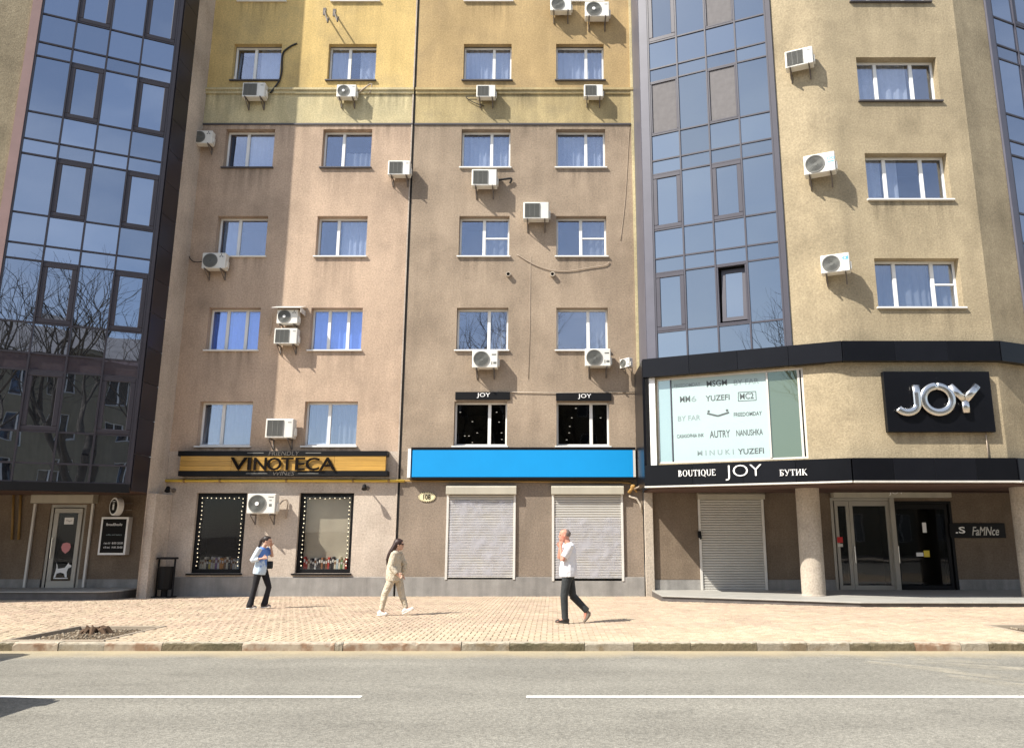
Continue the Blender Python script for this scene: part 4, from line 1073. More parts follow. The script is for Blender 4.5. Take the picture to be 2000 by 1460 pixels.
def shutter(label, rect, boxh, film=None, box='shutterbox', boxout=.2, m='shutter'):
    u0, u1, z0, z1 = rect; w, h = u1-u0, z1-z0
    t = thing('roller_shutter', label, 'roller shutter', F0.world(u0, 0, z0), group='closed roller shutters')
    build('housing', MB().prism([(-.002,h-boxh),(-boxout,h-boxh),(-boxout,h-.05),(-boxout+.05,h),(-.002,h)], -.02, w+.02, 'x'), M[box], t, bevel=.008)
    build('guide_rail', MB().box(0,.07,-.07,-.002,.0,h-boxh-.002), M['pvcdull'], t, bevel=.005)
    build('guide_rail', MB().box(w-.07,w,-.07,-.002,.0,h-boxh-.002), M['pvcdull'], t, bevel=.005)
    sb = slats(w-.145, h-boxh-.09)
    tag(build('slat_curtain', sb, M[m], t, (.0725, -.012, .085)), kind='stuff')
    build('bottom_bar', MB().box(.073,w-.073,-.05,-.004,.005,.08), M['pvcdull'], t, bevel=.005)
    if film:
        a, b, c, d = film
        vs, fs = crumple((b-a)*w, (d-c)*(h-boxh), -.052, .03, u0)
        mb = MB(); mb.add([(p[0]+a*w, p[1], p[2]+c*(h-boxh)+.03) for p in vs], fs)
        build('plastic_sheet', mb, M['sheet'], t, fix=False, smooth=True)
    return t
shutter('closed grey roller shutter under the blue sign, wholly wrapped in wrinkled plastic sheet', F0.rect(869, 948, 1008, 1131), .27, (.05,.96,.02,.92))
shutter('grey roller shutter behind the walking man, plastic sheet over its lower two thirds', F0.rect(1078, 948, 1216, 1134), .27, (.05,.96,.02,.72))
shutter('closed olive grey roller shutter on the boutique door left of the round column', F0.rect(1369, 962, 1489, 1156), .20, None, m='shutter')

# ================================================================== DOORS
def door_frame(w, h, t, y0, y1): return MB().box(0,w,y0,y1,h-t,h).box(0,t,y0,y1,0,h-t).box(w-t,w,y0,y1,0,h-t)
# left shop door, standing ajar
D0 = F0.rect(78, 985, 170, 1150); dwid, dht = D0[1]-D0[0], D0[3]-D0[2]
dl = build('door_frame', door_frame(dwid, dht, .09, .03, .12), M['alu'], lb, F0.world(D0[0], 0, D0[2])-lb.location, bevel=.006)
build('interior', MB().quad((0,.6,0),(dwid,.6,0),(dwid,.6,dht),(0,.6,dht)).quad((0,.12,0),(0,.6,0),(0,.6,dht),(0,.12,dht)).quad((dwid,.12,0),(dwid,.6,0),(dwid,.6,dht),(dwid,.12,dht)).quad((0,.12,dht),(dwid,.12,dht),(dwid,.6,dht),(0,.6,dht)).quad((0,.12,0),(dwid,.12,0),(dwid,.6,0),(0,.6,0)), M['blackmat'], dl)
lw = dwid*.72
leaf = build('door', MB().box(-lw,0,-.03,.03,0,.24).box(-lw,0,-.03,.03,dht-.26,dht-.12).box(-lw,-lw+.13,-.03,.03,.24,dht-.26).box(-.12,0,-.03,.03,.24,dht-.26), M['alu'], lb, F0.world(D0[1]-.09, 0, D0[2]+.01)-lb.location, R(8), bevel=.008)
build('pane', MB().box(-lw+.13,-.12,-.008,.008,.24,dht-.26), M['panedark'], leaf)
build('handle', MB().tube([(-lw+.06,-.09,.9),(-lw+.06,-.09,1.5)], .015, 8).tube([(-lw+.06,-.09,1.0),(-lw+.06,-.02,1.0)], .012, 6).tube([(-lw+.06,-.09,1.4),(-lw+.06,-.02,1.4)], .012, 6), M['chrome'], leaf)
def sticker(name, mb, m, x, z): return build(name, mb, m, leaf, (x, -.012, z))
sticker('notice', MB().box(-.13,.13,-.004,0,-.10,.10), M['white'], -lw*.46, dht*.80)
link('lettering', text_mesh('Yap!', 1, .001, M['letterg'], fit=.17, height=.07), leaf, (-lw*.46, -.019, dht*.80))
sticker('sticker', MB().prism([(0,-.17),(.10,-.08),(.135,.03),(.10,.13),(0,.16),(-.10,.13),(-.135,.03),(-.10,-.08)], -.004, 0, 'y'), M['pinkd'], -lw*.45, dht*.48)
DOG = [(-.22,-.16),(-.17,-.16),(-.15,-.05),(-.04,-.02),(.06,-.05),(.10,-.16),(.15,-.16),(.13,.0),(.16,.10),(.24,.14),(.24,.19),(.17,.22),(.15,.27),(.12,.21),(.06,.12),(-.06,.10),(-.13,.09),(-.15,.20),(-.19,.26),(-.17,.14),(-.18,.04)]
sticker('dog_silhouette', MB().prism(DOG, -.004, 0, 'y').box(-.22,.18,-.004,0,-.20,-.175), M['white'], -lw*.48, dht*.20)
def simple_box_housing(parent, off, rect, out):
    u0, u1, z0, z1 = rect
    return build('shutter_housing', MB().prism([(-.002,0),(-out,0),(-out,z1-z0-.05),(-out+.05,z1-z0),(-.002,z1-z0)], 0, u1-u0, 'x'), M['shutterbox'], parent, F0.world(u0,0,z0)-off, bevel=.008)
simple_box_housing(lb, lb.location, F0.rect(60, 963, 184, 982, .25), .28)
for xa in (68, 181):
    u, z = F0.at(xa, 983, .1)
    build('guide_rail', MB().box(u-.03, u+.03, -.10, -.03, .13, z), M['pvcdull'], lb, F0.o-lb.location)
# right: pale framed double door and black door
def glazed_door(rect, lm, split, pane, label=None):
    u0, u1, z0, z1 = rect; w, h = u1-u0, z1-z0; loc = F0.world(u0, 0, z0)-rb.location
    fr_ = build('door_frame', door_frame(w, h, .08, -.02, .10), M[lm], rb, loc, bevel=.005)
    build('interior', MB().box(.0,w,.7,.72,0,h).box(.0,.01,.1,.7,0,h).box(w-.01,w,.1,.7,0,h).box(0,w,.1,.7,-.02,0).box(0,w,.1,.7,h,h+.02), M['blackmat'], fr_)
    for a, b in split:
        a, b = a*w+.005, b*w-.005
        lf = build('door', MB().box(a,b,.01,.07,.01,.20).box(a,b,.01,.07,h-.24,h-.085).box(a,a+.10,.01,.07,.20,h-.24).box(b-.10,b,.01,.07,.20,h-.24), M[lm], fr_, bevel=.006)
        build('pane', MB().box(a+.10,b-.10,.035,.045,.20,h-.24), M[pane], lf)
        if b-a > .7:
            build('handle', MB().tube([(a+.05,-.05,.85),(a+.05,-.05,1.35)], .014, 8).tube([(a+.05,-.05,.9),(a+.05,.02,.9)], .011, 6).tube([(a+.05,-.05,1.3),(a+.05,.02,1.3)], .011, 6), M['chrome'], lf)
    return fr_, w, h
d1, w1, h1 = glazed_door(DL, 'alu', ((.06,.30),(.30,.94)), 'paneshop')
build('notice', MB().box(.13,.30,-.01,-.004,1.45,1.62), M['red'], d1); build('notice', MB().box(.14,.29,-.01,-.004,1.33,1.42), M['pvcdull'], d1)
d2, w2_, h2_ = glazed_door(DR, 'black', ((.06,.94),), 'panedark')
build('notice', MB().box(.95,1.12,.0,.008,1.03,1.22), M['yel'], d2); build('notice', MB().box(.72,.93,.0,.008,1.05,1.16), M['white'], d2)
build('notice', MB().box(.98,1.10,.0,.008,1.75,2.05), M['white'], d2)
hb = simple_box_housing(rb, rb.location, F0.rect(1628, 951, 1856, 971, .25), .28)
put_text(rb, F0, 'JOY', 1736, 955, 1765, 967, .287, M['letterw'], depth=.01)
build('jamb_rail', MB().box(DL[1]+.002, DR[0]-.002, -.12, .1, DL[2], DL[3]), M['alu'], rb, F0.o-rb.location)
fs = thing('wall_sign', 'narrow black sign with white .S and blackletter script on the boutique wall', 'sign', F0.world(F0.at(1908,1035)[0], 0, F0.at(1908,1035)[1]))
sign_box(fs, F0, 1857, 1021, 1962, 1050, .05, .047, M['black'])
put_text(fs, F0, '.S', 1866, 1028, 1885, 1041, .052, M['letterw'], depth=.006, offset=.02)
put_text(fs, F0, 'FaMNce', 1898, 1028, 1951, 1045, .052, M['pvcdull'], depth=.006, shear=.3, offset=.01)
# menu board and round sign of the left shop
mbd = thing('menu_board', 'black menu board in a thick white frame beside the left shop door', 'sign', F0.world(F0.at(222,1045)[0], 0, F0.at(222,1045)[1]))
o_, (u0,u1,z0,z1) = sign_box(mbd, F0, 190, 1009, 252, 1083, .24, .237, M['white'], 'light_box', .006)
build('panel', MB().box(u0+.06,u1-.06,-.247,-.241,z0+.06,z1-.06), M['blackmat'], mbd, F0.o-mbd.location)
put_text(mbd, F0, 'BreadShtolle', 208, 1021, 239, 1026, .248, M['letterw'], depth=.002)
put_text(mbd, F0, 'coffee and bakery', 207, 1042, 238, 1046, .248, M['letterl'], depth=.002)
put_text(mbd, F0, 'пн-пт  8:00 20:00', 203, 1058, 240, 1062, .248, M['letterw'], depth=.002)
put_text(mbd, F0, 'сб-вс  9:00 20:00', 202, 1066, 239, 1070, .248, M['letterw'], depth=.002)
u, z = F0.at(219, 988, .6)
rs = thing('round_sign', 'round white and black projecting sign with a small bottle emblem above the menu board', 'sign', F0.world(u, -.35, z), R(-35))
build('drum', MB().disc_y(0,0,0,.27,-.09,.09,36), M['white'], rs, bevel=.01)
build('face', MB().disc_y(0,0,0,.215,-.097,-.091,36), M['blackmat'], rs)
build('emblem', MB().box(-.05,.05,-.101,-.098,-.10,.06).box(-.035,-.02,-.101,-.098,.06,.11).box(.02,.035,-.101,-.098,.06,.11).box(-.09,.09,-.101,-.098,.14,.16), M['white'], rs)
build('arm', MB().tube([(.0,.1,.1),(.22,.34,.1)], .02, 6).tube([(.0,.1,-.1),(.22,.34,-.1)], .02, 6), M['steel'], rs)

# ================================================================== AIR CONDITIONERS
def ac_mesh(kind):
    """casing 0.80 x 0.56 x 0.30 with its back at y=0, bottom centre at the origin"""
    def body():
        mb = MB(); w, h, d = .40, .56, .30
        mb.box(-w, w, -d, 0, 0, h); return mb.mesh('casing', M['ac'], bevel=.018)
    return cached('acbody', body)
def ac_parts(kind, root):
    d = .30
    link('casing', ac_mesh(kind), root)
    cx = -.115
    if kind in ('round', 'hub'):
        link('fan_guard', cached(('g', kind), lambda: (lambda mb: [mb.disc_y(cx, .28, .225, .25, -d-.022, -d-.001, 28)] + [mb.disc_y(cx, .28, r, r+.008, -d-.018, -d-.010, 24) for r in (.06, .095, .13, .165, .2)] and mb)(MB()).mesh('fan_guard', M['acmid'])), root)
        link('fan_recess', cached('rec', lambda: MB().disc_y(cx, .28, 0, .224, -d-.004, -d-.001, 28).mesh('fan_recess', M['acdark'])), root)
        if kind == 'hub': link('fan_hub', cached('hub', lambda: MB().disc_y(cx, .28, 0, .055, -d-.03, -d-.005, 16).mesh('fan_hub', M['white'])), root)
    else:
        link('fan_recess', cached('srec', lambda: MB().box(cx-.235, cx+.235, -d-.004, -d-.001, .055, .515).mesh('fan_recess', M['acdark'])), root)
        def bars():
            mb = MB()
            for i in range(15): mb.box(cx-.235, cx+.235, -d-.016, -d-.006, .062+i*.031, .071+i*.031)
            for i in range(4): mb.box(cx-.235+i*.152, cx-.223+i*.152, -d-.021, -d-.0165, .055, .515)
            return mb.mesh('grille', M['acmid'])
        link('grille', cached('bars', bars), root)
    link('side_cover', cached('cov', lambda: MB().box(.402, .445, -.24, -.06, .06, .30).mesh('side_cover', M['ac'], bevel=.015)), root)
    for sx in (-.27, .27):
        link('bracket', cached('brk', lambda: MB().box(-.018,.018,-.36,.10,-.04,-.002).box(-.018,.018,.062,.10,-.30,-.041).tube([(0,-.33,-.045),(0,.07,-.29)], .014, 5).mesh('bracket', M['steel'])), root, (sx, 0, 0))
def emblem(root, kind):
    if kind == 'diamonds':
        mb = MB()
        for a in (90, 210, 330):
            c = (.045*math.cos(R(a)), .045*math.sin(R(a)))
            q = [(c[0]+.043*math.cos(R(a+k))*(1 if k in (0,180) else .55), c[1]+.043*math.sin(R(a+k))*(1 if k in (0,180) else .55)) for k in (0,90,180,270)]
            mb.prism(q, -.303, -.3005, 'y')
        build('emblem', mb, M['acdark'], root, (.25, 0, .45))
    elif kind == 'text':
        link('lettering', text_mesh('Haier', 1, .002, M['acdark'], fit=.15, height=.04), root, (.27, -.303, .47))
        build('label_plate', MB().box(.22,.29,-.303,-.3005,.36,.385).box(.22,.30,-.303,-.3005,.20,.275), M['acdark'], root)
    elif kind == 'grey':
        build('label_plate', MB().box(.21,.35,-.303,-.3005,.40,.44).box(.20,.23,-.303,-.3005,.10,.20).box(.26,.36,-.303,-.3005,.12,.19), M['acdark'], root)
    elif kind == 'blue':
        build('label_plate', MB().disc_y(.28, .40, .03, .06, -.303, -.3005, 18).box(.33,.37,-.303,-.3005,.35,.46).box(.20,.23,-.303,-.3005,.38,.42), M['blueprint'], root)
    elif kind == 'blue2':
        build('label_plate', MB().disc_y(.25, .37, .025, .045, -.303, -.3005, 16).disc_y(.35, .37, .025, .045, -.303, -.3005, 16).box(.22,.37,-.303,-.3005,.26,.29), M['blueprint'], root)
    elif kind == 'small':
        build('label_plate', MB().box(.24,.34,-.303,-.3005,.44,.465), M['acmid'], root)
AC = {}
def ac(x0, y0, x1, y1, kind, em, label, fr=F0, gap=.10, rot=0.0, key=None):
    w_ = fr.at(x1, (y0+y1)/2, .38)[0] - fr.at(x0, (y0+y1)/2, .38)[0]
    u = (fr.at(x0, y1, .38)[0] + fr.at(x1, y1, .38)[0])/2; z = fr.at((x0+x1)/2, y1, .38)[1]
    s = w_/.80
    root = thing('air_conditioner', label, 'air conditioner', fr.world(u, -gap, z), fr.a+rot, 'air conditioners on the facade', s)
    if kind not in AC:
        ac_parts(kind, root); AC[kind] = root
    else:
        for ch in AC[kind].children:
            if ch.name.split('.')[0] in ('emblem', 'lettering', 'label_plate', 'hood'): continue
            c = ch.copy(); COL.objects.link(c); c.parent = root
    if em: emblem(root, em)
    return root
ac(373, 243, 412, 279, 'round', 'diamonds', 'white air conditioner with diamond emblem high in the corner just under the cream band')
ac(393, 492, 439, 524, 'round', 'diamonds', 'white air conditioner with diamond emblem under a corner window, cable loop at its left')
ac(472, 159, 516, 189, 'square', 'small', 'white air conditioner on the cream band under the open-sash window of the first column')
ac(656, 155, 694, 188, 'hub', 'small', 'white round-fan air conditioner with pale hub on the sunlit cream band')
ac(757, 307, 800, 341, 'square', 'small', 'white air conditioner beside the black wall joint, throwing its shadow across it')
a6 = ac(539, 602, 580, 631, 'hub', 'diamonds', 'white air conditioner sheltered by a pale metal hood, above another unit')
mb = MB(); mb.prism([(-.50,.60),(.50,.60),(.42,.78),(-.36,.78)], -.44, .08, 'y'); mb = MB()
mb.add([(-.56,-.48,.57),(.56,-.48,.57),(.56,.09,.78),(-.56,.09,.78),(-.56,-.48,.59),(.56,-.48,.59),(.56,.09,.80),(-.56,.09,.80)], [(0,3,2,1),(4,5,6,7),(0,1,5,4),(1,2,6,5),(2,3,7,6),(3,0,4,7)])
mb.box(.54,.56,-.46,.09,.40,.60); mb.box(-.40,-.38,-.42,.09,.565,.60)
build('hood', mb, M['pvcdull'], a6)
ac(534, 641, 579, 671, 'square', 'small', 'white air conditioner directly below the hooded unit between two blue-curtained windows')
ac(518, 813, 572, 855, 'square', 'small', 'white air conditioner just above the golden plank sign, between two windows')
ac(485, 955, 540, 1003, 'hub', 'text', 'largest white air conditioner, round fan and lettering, between the two lit shop windows', gap=.22)
ac(930, 161, 967, 188, 'square', None, 'white air conditioner on the olive band with a dark cable loop at its left')
ac(1141, 159, 1178, 187, 'square', None, 'white air conditioner on the olive band nearest the slate glazed bay')
ac(921, 327, 970, 363, 'square', None, 'white air conditioner under a curtained window, bent dark pipe at its right')
ac(1022, 390, 1072, 428, 'square', None, 'old cream air conditioner with louvred grille, alone mid wall between two window columns')
ac(922, 687, 972, 718, 'round', 'grey', 'white air conditioner with dark print above the left small JOY sign')
ac(1143, 684, 1193, 715, 'round', 'grey', 'white air conditioner with dark print above the right small JOY sign')
ac(1214, 685, 1240, 718, 'round', 'grey', 'white air conditioner turned sideways at the wall corner beside the black band', gap=.32, rot=R(-50))
ac(1075, -8, 1116, 20, 'round', 'small', 'white air conditioner at the top edge, left of the pair', gap=.1)
ac(1143, -12, 1190, 33, 'hub', 'small', 'white round-fan air conditioner with pale hub at the top edge, right of the pair', gap=.1)
ac(1534, 92, 1589, 128, 'square', 'small', 'topmost air conditioner on the sunlit sand wall of the right wing', fr=FR)
ac(1571, 299, 1633, 338, 'round', 'blue2', 'middle air conditioner on the sand wall, with two blue round prints', fr=FR)
ac(1604, 498, 1661, 531, 'round', 'blue', 'lowest air conditioner on the sand wall, with a blue print', fr=FR)

# ================================================================== PIPES, CABLES, SMALL FITTINGS
def wp(fr, px, py, out=0.03):
    u, z = fr.at(px, py, out); return fr.world(u, -out, z)
def run(name, label, cat, pts, r, m, n=7, group=None):
    o = wp(*pts[0]) if isinstance(pts[0], tuple) and isinstance(pts[0][0], Frame) else Vector(pts[0])
    P = [(wp(*p) if isinstance(p[0], Frame) else Vector(p)) - o for p in pts]
    # round the run with a Catmull-Rom pass
    if len(P) > 2 and n < 7:
        Q = []
        for i in range(len(P)-1):
            a, b, c, d = P[max(i-1,0)], P[i], P[i+1], P[min(i+2,len(P)-1)]
            for k in range(5):
                t = k/5; Q.append(0.5*((2*b)+(c-a)*t+(2*a-5*b+4*c-d)*t*t+(3*b-a-3*c+d)*t**3))
        P = Q + [P[-1]]
    return tag(build(name, MB().tube(P, r, 6 if n < 7 else n), m, None, o, smooth=True), label, cat, group)
F = F0
gp = thing('gas_pipe', 'long yellow gas pipe running under the two shop signs', 'pipe', wp(F,560,938,.06))
o = gp.location
P = [wp(F,318,960,.06), wp(F,318,942,.06), wp(F,324,938,.06), wp(F,560,938,.06), wp(F,790,938.5,.06)]
build('pipe', MB().tube([p-o for p in P], .045, 8), M['gas'], gp, smooth=True)
P = [wp(F,790,938.5,.06), wp(F,1215,941,.06), wp(F,1232,943,.06), wp(F,1236,953,.06)]
build('pipe', MB().tube([p-o for p in P], .03, 8), M['gasdull'], gp, smooth=True)
for px in (360,430,560,690,760):
    build('clip', MB().tube([wp(F,px-2,938,.06)-o, wp(F,px+2,938,.06)-o], .058, 8), M['gasdull'], gp)
run('gas_pipe', 'short ochre gas pipe elbow in the shade under the left glazed bay', 'pipe', [(F,262,957,.10),(F,312,959,.10),(F,318,956,.08)], .05, M['gasdull'], 8)
for a, b in ((27, 'left'), (41, 'right')):
    run('wall_pipe', f'{b} of two dull ochre pipes down the wall at the left edge' , 'pipe', [(F,a,958,.05),(F,a-4 if b == 'left' else a-5,1053,.05)], .035, M['gasdull'], 8, 'dull pipes at the left edge')
vp = thing('gas_valve', 'rusty curled gas fitting at the corner under the right end of the blue sign', 'pipe fitting', wp(F,1236,950,.08)); o = vp.location
build('fitting', MB().tube([wp(F,1228,962,.1)-o, wp(F,1236,951,.14)-o, wp(F,1244,960,.1)-o], [.05,.06,.035], 8).ball((0,-.06,0), .09,.07,.09), mat('rusty_brass', (0.42,0.24,0.07), 0.5, var=.4, vs=14), vp, smooth=True)
build('hose', MB().tube([wp(F,1238,955,.1)-o, wp(F,1249,950,.5)-o, wp(F,1256,945,1.2)-o], .03, 7), M['cablew'], vp, smooth=True)
dpipe = thing('white_pipe', 'pale curved pipe hugging the wall corner below the gas fitting', 'pipe', wp(F,1232,972,.06)); o = dpipe.location
build('pipe', MB().tube([wp(F,1228,968,.06)-o, wp(F,1243,973,.06)-o, wp(F,1251,985,.06)-o, wp(F,1253,1000,.06)-o], .035, 8), M['column'], dpipe, smooth=True)
run('cable', 'thin pale cable stretched between the small JOY signs and the black band', 'cable', [(F,993,765,.03),(F,1084,767,.03),(F,1246,765,.03)], .012, M['column'])
run('cable', 'thick black cable curving from the wall down to the top left air conditioner', 'cable', [(F,580,85,.03),(F,566,92,.03),(F,552,106,.04),(F,550,140,.04),(F,544,160,.05),(F,528,182,.1)], .032, M['cable'], 6)
run('cable', 'sagging pale cable below the white windows in the middle of the brown wall', 'cable', [(F,1010,497,.02),(F,1040,515,.03),(F,1075,527,.03),(F,1110,529,.03),(F,1150,523,.03),(F,1182,518,.03),(F,1190,511,.03)], .014, M['cablew'], 6)
run('cable', 'faint pale cable running straight down the brown wall between the window columns', 'cable', [(F,1036,500,.012),(F,1035,640,.012),(F,1032,740,.012)], .006, M['cablew'])
run('cable', 'thin tan cable hanging down the wall beside the slate glazed bay', 'cable', [(F,1229,250,.012),(F,1222,380,.012),(F,1212,470,.012)], .007, M['cablew'], 6)
run('cable', 'black cable loop on the wall left of the corner air conditioner', 'cable', [(F,358,432,.03),(F,368,455,.03),(F,366,490,.03),(F,376,510,.05),(F,395,511,.1)], .014, M['cable'], 6)
run('cable', 'dark cable loop at the left of the olive band air conditioner', 'cable', [(F,945,192,.08),(F,925,188,.05),(F,910,190,.05),(F,925,200,.05),(F,945,207,.05)], .014, M['cable'], 6)
run('hose', 'bent dark hose pointing right beside the unit under the curtained window', 'hose', [(F,972,352,.15),(F,985,350,.12),(F,999,349,.08),(F,996,358,.05)], .035, M['cable'], 6)
run('cable', 'pale drain hose hanging right of the sunlit cream band air conditioner', 'hose', [(F,698,183,.15),(F,712,172,.1),(F,726,164,.08),(F,722,182,.05)], .022, M['cablew'], 6)
run('cable', 'pale drain hose hanging beside the largest air conditioner', 'hose', [(F,545,985,.2),(F,556,975,.1),(F,562,982,.06),(F,558,1012,.04)], .022, M['cablew'], 6)
run('cable', 'thin pale wire hanging at the left of the two stacked air conditioners', 'cable', [(F,529,612,.1),(F,531,625,.04),(F,528,645,.03),(F,526,655,.03)], .014, M['cablew'], 6)
run('cable', 'pale drip hose under the black plaque with the chrome letters', 'hose', [(FF,1925,845,.04),(FF,1931,895,.04)], .014, M['cablew'])
run('cable', 'thin wire left beside the sideways air conditioner at the corner', 'cable', [(F,1211,697,.05),(F,1208,712,.05),(F,1206,731,.04)], .012, M['cablew'], 6)
for px, lab in ((993, 'left round wall vent stub below the white windows'), (1079, 'right round wall vent stub under the sagging cable')):
    u, z = F.at(px, 537)
    t = thing('wall_vent', lab, 'vent', F.world(u, 0, z), group='round vent stubs')
    build('pipe', MB().disc_y(0,0,.055,.08,-.12,0,18), M['column'], t); build('hole', MB().disc_y(0,0,0,.054,-.06,-.05,16), M['blackmat'], t)
for (ax, ay, bx, by), lab in (((634,22,640,44), 'left dark steel hook bracket high on the sunlit yellow wall'), ((653,24,659,42), 'right dark steel hook bracket high on the sunlit yellow wall')):
    t = thing('hook_bracket', lab, 'bracket', wp(F,ax,ay,.0), group='steel hook brackets'); o = t.location
    build('arm', MB().tube([wp(F,ax,ay,.0)-o, wp(F,bx,by,.55)-o, wp(F,bx+2,by-9,.56)-o], .028, 6), M['steel'], t)
    build('plate', MB().box(-.05,.05,-.02,0,-.16,.12), M['steel'], t)
for px, py, lab in ((340,957,'left black spotlight arm above the dark shop window'), (718,953,'right black spotlight arm above the pale shop window')):
    t = thing('wall_spotlight', lab, 'spotlight', wp(F,px,py,.0), group='spotlights above the shop windows'); o = t.location
    build('arm', MB().tube([(0,0,0),(0,-.34,.06)], .022, 6), M['steel'], t)
    build('lamp_head', MB().tube([(-.02,-.34,.08),(0,-.42,-.05)], [.05,.085], 10), M['black'], t); build('base', MB().disc_y(0,0,0,.07,-.03,-.001,14), M['steel'], t)
for px, py, lab in ((1365,1043,'dark lock box on the left rail of the olive boutique shutter'),):
    u, z = F.at(px, py); t = thing('lock_box', lab, 'lock', F.world(u, -.07, z))
    build('body', MB().box(-.05,.05,-.07,0,-.1,.1), M['black'], t, bevel=.01); build('knob', MB().ball((.02,-.08,-.08),.04,.03,.07), M['black'], t)

# litter bin
bx, by = ground_at(323, 1166, -.1)
bn = thing('litter_bin', 'black metal litter bin with a raised hood bar at the shaded wall corner', 'bin', (bx-.22, by+.35, pave_z(by)))
mb = MB(); n = 16
for (z, r) in ():
    pass
build('drum', MB().tube([(0,0,.22),(0,0,.25),(0,0,.84),(0,0,.87)], [.19,.20,.225,.23], 18), M['black'], bn)
for sx in (-.235, .235): build('post', MB().box(sx-.02, sx+.02, -.02, .02, 0, 1.08), M['black'], bn)
build('hood', MB().prism([(-.26,1.08),(.26,1.08),(.24,1.14),(-.24,1.14)], -.17, .17, 'y'), M['black'], bn, bevel=.01)
build('foot', MB().box(-.30,.30,-.16,.16,-.02,.025), M['black'], bn); build('pedestal', MB().tube([(0,0,.02),(0,0,.23)], .09, 12), M['black'], bn)

# books along the bottoms of the two shop windows, fairy lights round them
PAL = {'cream': (.62,.58,.48), 'white': (.75,.74,.70), 'yellow': (.60,.48,.10), 'purple': (.22,.10,.28), 'orange': (.62,.28,.06), 'red': (.42,.06,.05), 'dark': (.05,.045,.05), 'brown': (.22,.11,.06), 'green': (.18,.30,.14), 'pale blue': (.45,.55,.62)}
BM = {k: mat('book_'+k.replace(' ', '_'), tuple(min(.85, q*1.35) for q in v), .6, var=.1, rand=.15) for k, v in PAL.items()}
rows_ = (('left dark', SH1, ['cream','cream','cream','dark','yellow','white','cream','purple','white','orange','orange','brown','cream','dark','brown','white','cream','pale blue']),
         ('right pale', SH2, ['red','red','cream','dark','dark','white','dark','dark','brown','dark','brown','red','dark','dark','cream','pale blue','cream','green','cream','red']))
bg = random.Random(4)
for nm, rect, cols in rows_:
    u0, u1, z0, z1 = rect; w = u1-u0; st_ = (w-.34)/len(cols)
    labs = []
    for i, c in enumerate(cols):
        L_ = cols[i-1] if i else None; R_ = cols[i+1] if i < len(cols)-1 else None
        labs.append(f'{c} book standing first at the left end in the {nm} shop window' if L_ is None else (f'{c} book standing last at the right end in the {nm} shop window' if R_ is None else f'{c} book between a {L_} and a {R_} spine in the {nm} shop window'))
    for i, c in enumerate(cols):
        hh, dd = bg.uniform(.26,.37), bg.uniform(.18,.24)
        lab = labs[i]; same = [k for k in range(len(cols)) if labs[k] == lab]
        if len(same) > 1: lab = lab.replace(' book ', f' book, {("first", "second", "third", "fourth")[same.index(i)]} from the left, ')
        t = thing('book', lab, 'book', F0.world(u0+.17+st_*(i+.5), .24, z0+.115), bg.uniform(-.05,.05), f'books in the {nm} shop window')
        build('cover', MB().box(-st_*.45,st_*.45,0,dd,0,hh), BM[c], t, bevel=.004)
        build('title_band', MB().box(-st_*.32,st_*.32,-.0035,-.0005,hh*.55,hh*.8), BM['white' if c not in ('white','cream') else 'brown'], t)
bulb = MB().ball((0,0,0), .016, .016, .016, 8, 6).mesh('bulb', M['bulb'], smooth=True)
for nm, rect in (('left dark', SH1), ('right pale', SH2)):
    u0, u1, z0, z1 = rect; w, h = u1-u0, z1-z0
    t = thing('light_string', f'string of small glowing bulbs round the {nm} shop window', 'fairy lights', F0.world(u0, 0, z0))
    a, b, c, d = .15, w-.15, .22, h-.16; y = .10
    pts = []
    nv, nh = 16, 9
    pts += [(a, y, c+(d-c)*i/nv) for i in range(nv)] + [(a+(b-a)*i/nh, y, d) for i in range(nh)] + [(b, y, d-(d-c)*i/nv) for i in range(nv+1)]
    build('wire', MB().tube(pts, .007, 5), M['cable'], t)
    for p in pts: link('bulb', bulb, t, (p[0]+bg.uniform(-.012,.012), p[1]-.015, p[2]+bg.uniform(-.015,.015)))

# ================================================================== PEOPLE
M['skin'] = mat('skin', (0.52,0.31,0.22), .55, var=.05)
M['skinr'] = mat('ruddy_skin', (0.52,0.26,0.185), .55, var=.08, vs=8, col2=(0.55,0.17,0.12), c2s=6, c2lo=.5, c2hi=.7)
M['hairdark'] = mat('dark_hair', (0.025,0.016,0.013), .5, var=.3, vs=12, streak=.3, ss=(30,30,3))
M['hairbrown'] = mat('brown_hair', (0.035,0.017,0.015), .5, var=.3, vs=12, streak=.3, ss=(30,30,3))
M['hairgrey'] = mat('greying_hair', (0.14,0.11,0.10), .7, var=.3, vs=30)
M['blackcloth'] = mat('black_trousers', (0.012,0.012,0.015), .85, var=.3, vs=6, bump=.5, bs=12, bd=.02)
M['charcoal'] = mat('charcoal_trousers', (0.028,0.032,0.034), .8, var=.3, vs=6, bump=.6, bs=10, bd=.03)
M['beige'] = mat('beige_suit', (0.52,0.455,0.35), .85, var=.12, vs=6, bump=1.0, bs=8, bd=.07)
M['whiteshirt'] = mat('white_tshirt', (0.70,0.70,0.73), .85, var=.03, bump=1.0, bs=7, bd=.03)
M['shoewhite'] = mat('white_shoe', (0.74,0.72,0.68), .6, var=.1)
M['shoedark'] = mat('dark_shoe', (0.05,0.045,0.04), .6, var=.2)
M['shoegrey'] = mat('grey_shoe', (0.20,0.17,0.14), .7, var=.2)
